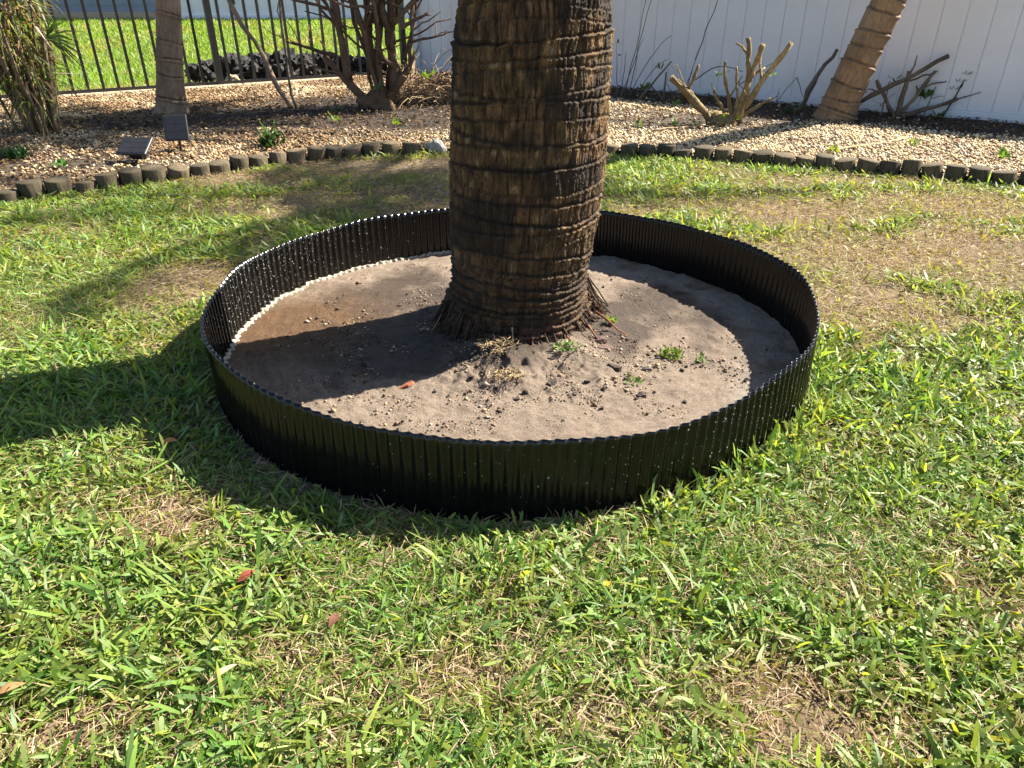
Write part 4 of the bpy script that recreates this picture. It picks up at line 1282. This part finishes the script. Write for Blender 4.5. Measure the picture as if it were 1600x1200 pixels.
# dry grass heap between shrub and hidden palm foot ------------------
def straw_heap():
    r_ = np.random.default_rng(15); b = MB()
    for k in range(340):
        a = r_.random() * 2 * PI; q = r_.random() ** 0.5
        p = np.array((0.62 * q * math.cos(a), 0.38 * q * math.sin(a), 0.03 + 0.30 * (1 - q) * r_.random()))
        az = r_.random() * 2 * PI; e = r_.uniform(-0.1, 0.8); L = r_.uniform(0.25, 0.7)
        d = np.array((math.cos(az) * math.cos(e), math.sin(az) * math.cos(e), math.sin(e)))
        P = wob(p, p + d * L, 6, 0.04, k + 9000, 0.12); P[:, 2] = np.maximum(P[:, 2], 0.02)
        c = np.array((0.36, 0.25, 0.15)) * r_.uniform(0.45, 1.3)
        b.tube(P, np.linspace(0.006, 0.003, 6), 4, col=c, caps=False)
    o = b.build('dry_grass_heap', M_TWIG); o.location = (-1.02, 9.95, 0.04)
    tag(o, 'heap of dry tan grass stalks beside the pruned shrub stump', 'dry grass')


straw_heap()


def clump_palm():
    root = empty('clump_palm', (-4.80, 7.72, 0.03)); tag(root, 'multi stemmed clumping palm with drooping dry brown leaves left of the solar lamps', 'palm')
    r_ = np.random.default_rng(19)
    for k in range(34):
        b = MB(); a = r_.random() * 2 * PI; q = r_.uniform(0, 0.17)
        p0 = (q * math.cos(a), q * math.sin(a), -0.02)
        sp = q * 2.6 + r_.uniform(0.0, 0.12)
        p1 = (sp * math.cos(a) - 0.06, sp * math.sin(a), r_.uniform(0.75, 2.2))
        c = np.array((0.18, 0.13, 0.085) if r_.random() > 0.35 else (0.15, 0.15, 0.06)) * r_.uniform(0.55, 1.2)
        P = wob(p0, p1, 8, 0.012, 700 + k)
        b.tube(P, np.linspace(0.024, 0.013, 8) * r_.uniform(0.6, 1.15), 7, col=c, rough=0.25, seed=k)
        b.build('stem', M_TWIG, root)
    b = MB()
    for k in range(1150):
        a = r_.random() * 2 * PI; z = r_.uniform(0.30, 2.1); q = 0.08 + 0.17 * z * r_.random()
        p = np.array((q * math.cos(a) - 0.03 * z, q * math.sin(a), z))
        L = r_.uniform(0.25, 0.6); e = r_.uniform(-1.35, 0.5) if r_.random() < 0.7 else r_.uniform(0.2, 1.3); az = a + r_.normal(0, 0.9)
        d = np.array((math.cos(az) * math.cos(e), math.sin(az) * math.cos(e), math.sin(e)))
        w = np.array((-math.sin(az), math.cos(az), r_.normal(0, 0.4))); w /= np.linalg.norm(w); W = r_.uniform(0.010, 0.024)
        m = p + d * L * 0.5; t = p + d * L + np.array((0, 0, -0.22 * L))
        if t[2] < 0.04: continue
        u_ = r_.random()
        c = np.array((0.30, 0.20, 0.115) if u_ < 0.34 else ((0.40, 0.30, 0.22) if u_ < 0.42 else ((0.10, 0.15, 0.03) if u_ < 0.78 else (0.23, 0.25, 0.05)))) * r_.uniform(0.6, 1.2)
        b.add([p - w * W * .3, p + w * W * .3, m + w * W / 2, m - w * W / 2, t], [(0, 1, 2, 3), (3, 2, 4)], c)
    b.build('leaves', M_FROND, root, smooth=False)
    # a green fan of leaflets reaching out over the picket fence, and long trailing ones
    b = MB()
    for k in range(22):
        az = -0.25 + r_.normal(0, 0.35); e = -0.85 + 1.9 * k / 21
        L = r_.uniform(0.25, 0.42)
        p = np.array((0.34, -0.05, 0.93))
        d = np.array((math.cos(az) * math.cos(e), math.sin(az) * math.cos(e) * 0.3, math.sin(e)))
        w = np.cross(d, (0, -1, 0.2)); w /= np.linalg.norm(w); W = 0.016
        m = p + d * L * 0.5; t = p + d * L + np.array((0, 0, -0.05))
        b.add([p - w * W * .3, p + w * W * .3, m + w * W / 2, m - w * W / 2, t], [(0, 1, 2, 3), (3, 2, 4)], np.array((0.05, 0.10, 0.02)) * r_.uniform(0.7, 1.4))
    b.tube(wob((0.05, 0, 0.4), (0.34, -0.05, 0.93), 6, 0.02, 5), 0.008, 5, col=(0.12, 0.14, 0.05))
    b.build('leaf_fan', M_FROND, root, smooth=False)


clump_palm()


# ------------------------------------------------------------------ solar lamps
def solar_lamp(loc, rz, tilt, w, h, zc, label):
    root = empty('solar_lamp', loc, rz); tag(root, label, 'solar lamp', 'solar lamps in the gravel bed')
    rot = rotx(tilt)
    P = lambda v: rot @ np.array(v, float) + np.array((0, 0, zc))
    b = MB(); b.box(P((0, 0, 0)), (w, h, 0.022), rot, bev=0.005); pn = b.build('panel', M_LAMPBODY, root, smooth=False)
    cw = (w - 0.024) / 2; chh = (h - 0.024) / 3
    for i in range(2):
        for j in range(3):
            c = MB(); c.box(P((-w / 2 + 0.012 + cw * (i + .5), -h / 2 + 0.012 + chh * (j + .5), 0.0115)), (cw - 0.003, chh - 0.003, 0.004), rot); c.build('cell', M_CELL, pn, smooth=False)
    b = MB(); b.box((0, 0.03, zc - 0.075), (w * 0.55, 0.07, 0.07), rotx(0.3), bev=0.012); hd = b.build('lamp_head', M_LAMPBODY, root, smooth=False)
    b = MB(); b.box((0, -0.012, zc - 0.082), (w * 0.45, 0.006, 0.045), rotx(0.3)); b.build('lens', M_CELL, hd, smooth=False)
    b = MB(); b.tube([(0, 0.02, -0.06), (0, 0.02, 0.10), (0, 0.015, max(0.06, zc - 0.03))], (0.012, 0.013, 0.012), 8); b.build('stake', M_LAMPBODY, root)
    b = MB(); b.tube([(-0.03, 0.018, zc - 0.03), (0.03, 0.018, zc - 0.03)], 0.014, 8); b.build('hinge', M_LAMPBODY, root)


solar_lamp((-3.02, 6.80, 0.03), R(14), R(68), 0.20, 0.225, 0.24, 'black solar spotlight raised on a stake with its panel turned up steeply')
solar_lamp((-3.24, 6.42, 0.03), R(-6), R(33), 0.27, 0.20, 0.155, 'low black solar spotlight with a wide flat panel near the edging logs')


# ------------------------------------------------------------------ small plants in the bed
def plant(name, loc, clusters, label, cat, seed):
    b = MB()
    for (p, n, s, c) in clusters: leaf_cluster(b, p, n, s, c, seed + n, 0.7)
    o = b.build(name, M_WEED, smooth=False); o.location = loc; tag(o, label, cat)


plant('leafy_weed', (-2.26, 7.05, 0.04), [((0, 0, 0.03), 30, 0.13, (0.03, 0.065, 0.02)), ((0.0, 0, 0.12), 26, 0.11, (0.04, 0.085, 0.022))], 'dark green leafy weed growing right behind the edging logs', 'weed', 1)
plant('ground_cover', (-4.35, 6.50, 0.04), [((0, 0, 0.02), 160, 0.10, (0.035, 0.085, 0.028)), ((-0.25, 0.05, 0.02), 110, 0.09, (0.035, 0.08, 0.03))], 'dark green ground cover patch in front of the clumping palm', 'plant', 2)
for i, (x, y, s, c, t) in enumerate(((-3.55, 8.1, .07, (0.10, 0.2, 0.03), 'small weed sprout in the gravel between slender palm and solar lamps'), (-1.95, 8.35, .08, (0.12, 0.2, 0.03), 'small pale weed in the mulch before the pruned shrub'),
                                     (-1.25, 8.15, .07, (0.13, 0.22, 0.03), 'yellow green sprout in the mulch near the dry grass heap'), (1.35, 8.05, .07, (0.16, 0.24, 0.03), 'low yellow green weed on the gravel beside the thick trunk'),
                                     (1.72, 8.0, .07, (0.14, 0.22, 0.03), 'low weed on the gravel next to the cut shrub'), (2.9, 6.75, .07, (0.20, 0.27, 0.03), 'yellow green weed behind the edging logs on sunny gravel'),
                                     (3.75, 7.0, .06, (0.15, 0.22, 0.03), 'tiny weed in the middle of the sunny gravel'), (4.25, 6.45, .08, (0.12, 0.22, 0.03), 'green weed beside the shadow streak on the gravel'),
                                     (-3.75, 6.15, .07, (0.07, 0.15, 0.03), 'small weed between the ground cover and the edging logs'))):
    plant('weed_sprout', (x, y, float(bed_z(np.array(x), np.array(y))) + 0.005), [((0, 0, 0.02), 16, s, c)], t, 'weed', 10 + i)


def stick(name, p0, p1, w, col, label, seed):
    b = MB(); b.tube(wob(p0, p1, 8, 0.015, seed), np.linspace(w, w * 0.6, 8), 6, col=col); o = b.build(name, M_TWIG); tag(o, label, 'stick')


stick('dead_stick', (2.75, 6.62, 0.075), (3.85, 7.35, 0.085), 0.012, (0.42, 0.29, 0.15), 'long pale dead stick lying across the sunny gravel', 1)
stick('dead_stick', (1.45, 7.75, 0.08), (2.05, 8.05, 0.09), 0.014, (0.30, 0.22, 0.14), 'dead stick lying beside the cut shrub on the gravel', 2)
stick('fallen_branch', (3.9, 6.75, 0.07), (4.5, 6.6, 0.08), 0.016, (0.10, 0.075, 0.05), 'dark fallen branch on the gravel behind the right hand logs', 3)

# ------------------------------------------------------------------ debris inside the ring
def soil_debris():
    n = 30000
    a = rng.random(n) * 2 * PI; q = np.sqrt(rng.random(n)) * 1.15
    x = RC[0] + q * np.cos(a); y = RC[1] + q * np.sin(a)
    w = 0.10 + 0.9 * gauss(x, y, 0.05, 2.55, 0.45, 0.3) + 0.5 * gauss(x, y, 0.55, 2.7, 0.4, 0.35) + 0.9 * gauss(x, y, -0.45, 2.95, 0.3, 0.3) + 0.5 * gauss(x, y, 0.0, 2.7, 0.3, 0.15)
    w = w * 2.6 * sstep(0.4, 0.8, vn(x * 10, y * 10, 6))
    ok = (np.hypot(x - PALM[0], y - PALM[1]) > 0.34) & (rng.random(n) < w)
    x = x[ok]; y = y[ok]; m = len(x)
    s = np.clip(rng.lognormal(-6.05, 0.6, m), 0.0012, 0.014)
    pal = np.array([(0.34, 0.25, 0.15), (0.24, 0.17, 0.11), (0.045, 0.032, 0.025), (0.42, 0.36, 0.27), (0.12, 0.07, 0.04)])
    c = pal[rng.choice(5, m, p=(0.20, 0.24, 0.32, 0.07, 0.17))] * rng.uniform(0.75, 1.2, (m, 1))
    o = many_stones('soil_crumbs', np.stack([x, y, soil_z(x, y) + s * 0.3], -1), s, c, M_STONE, coarse=True)
    kind(o, 'stuff', 'crumbs of soil, grit and bark scattered inside the ring', 'debris')


soil_debris()


def chip(x, y, L, W, h, az, col, label, cat='bark chip', group=None, name='bark_chip', seed=0):
    r_ = np.random.default_rng(seed); ns = 9
    a = np.arange(ns) / ns * 2 * PI
    k = r_.uniform(0.72, 1.15, ns)
    px = L / 2 * np.cos(a) * k; py = W / 2 * np.sin(a) * k
    cur = 0.35 * h * r_.uniform(-1, 1)
    top = np.stack([px * 0.9, py * 0.9, h + cur * np.cos(2 * a) + r_.normal(0, h * 0.12, ns)], -1)
    bot = np.stack([px, py, np.zeros(ns) + cur * np.cos(2 * a) * 0.5], -1)
    V = np.concatenate([bot, top, [[0, 0, h * 1.1]]])
    F = [(j, (j + 1) % ns, ns + (j + 1) % ns, ns + j) for j in range(ns)] + [(ns + j, ns + (j + 1) % ns, 2 * ns) for j in range(ns)] + [tuple(range(ns - 1, -1, -1))]
    b = MB(); b.add(V, F, col); o = b.build(name, M_CHIP, smooth=False)
    o.location = (x, y, float(soil_z(np.array(x), np.array(y))) - 0.001); o.rotation_euler = (r_.normal(0, 0.15), r_.normal(0, 0.15), az)
    tag(o, label, cat, group)


DK = (0.045, 0.035, 0.03)
chip(0.385, 2.84, 0.075, 0.05, 0.016, 0.3, (0.085, 0.055, 0.045), 'brown bark chip lying close to the reddish rootlets', seed=1)
chip(0.42, 2.62, 0.07, 0.045, 0.016, -0.5, DK, 'larger black bark chip in the open soil right of the trunk', seed=2)
chip(0.55, 2.62, 0.055, 0.03, 0.011, 0.1, (0.05, 0.043, 0.042), 'flat grey black bark chip beside the larger black one', seed=3)
chip(0.155, 2.50, 0.055, 0.03, 0.014, 0.7, DK, 'black bark chip in front of the trunk', seed=4)
chip(0.56, 2.90, 0.045, 0.022, 0.01, 0.9, DK, 'small black bark chip behind the green clump', seed=5)
chip(0.50, 2.42, 0.04, 0.03, 0.014, 0.2, DK, 'square black bark chip near the front of the ring', seed=6)
chip(-0.42, 2.505, 0.075, 0.035, 0.010, 0.45, (0.23, 0.085, 0.045), 'rust red bark flake at the edge of the trunk shadow', seed=7)
chip(0.40, 2.77, 0.09, 0.05, 0.012, 0.0, (0.10, 0.065, 0.055), 'broad brown bark flake under the brown chip by the rootlets', seed=8)
for i, (x, y, s) in enumerate(((0.30, 2.52, .03), (0.36, 2.45, .025), (0.62, 2.74, .028), (0.70, 2.63, .025), (0.46, 2.54, .03), (0.24, 2.42, .026), (-0.16, 2.52, .03), (0.05, 2.43, .03), (0.34, 2.33, .024), (-0.24, 3.55, .03), (-0.55, 3.3, .035), (-0.62, 2.95, .03), (0.66, 2.38, .024), (0.02, 2.38, .03), (-0.3, 2.45, 0.022))):
    chip(x, y, s, s * 0.6, s * 0.35, i * 1.7, np.array(DK) * (0.8 + 0.3 * (i % 3)), 'small dark bark crumb scattered on the soil inside the ring', 'bark chip', 'dark bark crumbs on the ring soil', seed=30 + i)


def moss(name, x, y, rad, n, col, label, seed, s=0.022):
    b = MB(); r_ = np.random.default_rng(seed)
    for k in range(n):
        a = r_.random() * 2 * PI; q = rad * math.sqrt(r_.random())
        leaf_cluster(b, (q * math.cos(a), q * 0.8 * math.sin(a), 0.004 + 0.018 * (1 - (q / rad) ** 2)), 3, s, np.array(col) * r_.uniform(0.6, 1.3), seed * 100 + k, 0.5, (0.0, 1.3))
    o = b.build(name, M_WEED, smooth=False); o.location = (x, y, float(soil_z(np.array(x), np.array(y)))); tag(o, label, 'plant')


moss('green_clump', 0.683, 2.755, 0.047, 70, (0.13, 0.20, 0.03), 'round bright green clump of weed on the soil right of the trunk', 1)
moss('grass_clippings', 0.235, 2.72, 0.055, 34, (0.14, 0.22, 0.06), 'pale green clippings heaped at the front foot of the trunk', 2)
moss('moss_tuft', 0.45, 3.02, 0.028, 20, (0.16, 0.24, 0.03), 'bright moss tuft among the roots at the right foot of the trunk', 3)
moss('tiny_weed', 0.48, 2.50, 0.02, 7, (0.11, 0.17, 0.05), 'tiny thin weed on the soil near the square chip', 4, 0.03)
moss('tiny_weed', 0.80, 2.72, 0.018, 6, (0.12, 0.2, 0.05), 'tiny weed right beside the round green clump', 5, 0.03)


def dry_clod(x, y, label, seed):
    b = MB(); r_ = np.random.default_rng(seed)
    for k in range(130):
        a = r_.random() * 2 * PI; q = 0.075 * math.sqrt(r_.random())
        p = np.array((q * math.cos(a), 0.75 * q * math.sin(a), 0.004 + 0.014 * r_.random()))
        az = r_.random() * 2 * PI; L = r_.uniform(0.012, 0.04)
        e = r_.uniform(0, 0.7)
        pts = [p, p + 0.5 * L * np.array((math.cos(az), math.sin(az), e)), p + L * np.array((math.cos(az + .4), math.sin(az + .4), e * 0.6))]
        c = np.array(((0.35, 0.24, 0.11), (0.10, 0.07, 0.045), (0.42, 0.33, 0.2))[int(r_.integers(3))]) * r_.uniform(0.7, 1.2)
        b.tube(pts, (0.0016, 0.0014, 0.0008), 4, col=c, caps=False)
    o = b.build('root_clod', M_TWIG); o.location = (x, y, float(soil_z(np.array(x), np.array(y)))); tag(o, label, 'root clod')


dry_clod(-0.06, 2.66, 'tan clod of fine roots right against the front of the trunk', 1)
dry_clod(-0.02, 2.50, 'loose tangle of fine roots in the soil ahead of the trunk', 2)


def lawn_leaf(name, x, y, L, W, col, az, label, cat='leaf', z=0.04, tilt=0.25):
    s = np.linspace(0, 1, 7); b = MB(); V = []
    for q in s:
        w = W * math.sin(PI * min(0.98, q * 0.92 + 0.05)); c = 0.10 * L * math.sin(q * PI)
        V += [(q * L - L / 2, -w / 2, c + 0.2 * w), (q * L - L / 2, 0, c), (q * L - L / 2, w / 2, c + 0.2 * w)]
    F = []
    for i in range(6):
        for j in range(2): F.append((i * 3 + j, (i + 1) * 3 + j, (i + 1) * 3 + j + 1, i * 3 + j + 1))
    b.add(V, F, col); o = b.build(name, M_STRAW); o.location = (x, y, z); o.rotation_euler = (tilt, -0.15, az); tag(o, label, cat)


lawn_leaf('fallen_leaf', -1.175, 2.07, 0.055, 0.026, (0.50, 0.22, 0.08), 0.2, 'orange brown fallen leaf on the grass at the edge of the trunk shadow')
lawn_leaf('fallen_leaf', -0.705, 1.43, 0.05, 0.024, (0.20, 0.05, 0.03), 0.8, 'dark red fallen leaf lying in the grass')
lawn_leaf('fallen_leaf', -0.44, 1.28, 0.045, 0.022, (0.14, 0.06, 0.04), 1.2, 'dull purple brown leaf half sunk in the grass')
lawn_leaf('fallen_leaf', -0.66, 1.12, 0.075, 0.016, (0.55, 0.40, 0.22), 0.7, 'tan dry grass leaf lying on the front lawn', tilt=0.1)
lawn_leaf('fallen_leaf', -1.12, 1.08, 0.06, 0.02, (0.40, 0.22, 0.10), 0.4, 'brown withered leaf beside a bare patch of lawn')
lawn_leaf('fallen_leaf', 1.15, 1.42, 0.05, 0.022, (0.42, 0.20, 0.08), 2.0, 'russet leaf in the grass ahead of the ring')


def flower(x, y, z, label):
    root = empty('yellow_flower', (x, y, 0)); tag(root, label, 'flower')
    b = MB(); b.tube([(0, 0, 0.0), (0.003, 0, z * 0.6), (0.0, 0.002, z)], 0.0012, 5, col=(0.10, 0.18, 0.03)); b.build('stem', M_WEED, root)
    p = MB()
    for k in range(9):
        a = k / 9 * 2 * PI; d = np.array((math.cos(a), math.sin(a), 0.35)); w = np.array((-math.sin(a), math.cos(a), 0)) * 0.0028
        o = np.array((0, 0.002, z)); p.add([o, o + d * 0.006 + w, o + d * 0.011, o + d * 0.006 - w], [(0, 1, 2, 3)], (0.75, 0.42, 0.02))
    p.build('petals', M_WEED, root, smooth=False)


flower(0.245, 1.385, 0.055, 'small yellow flower in the grass ahead of the ring')
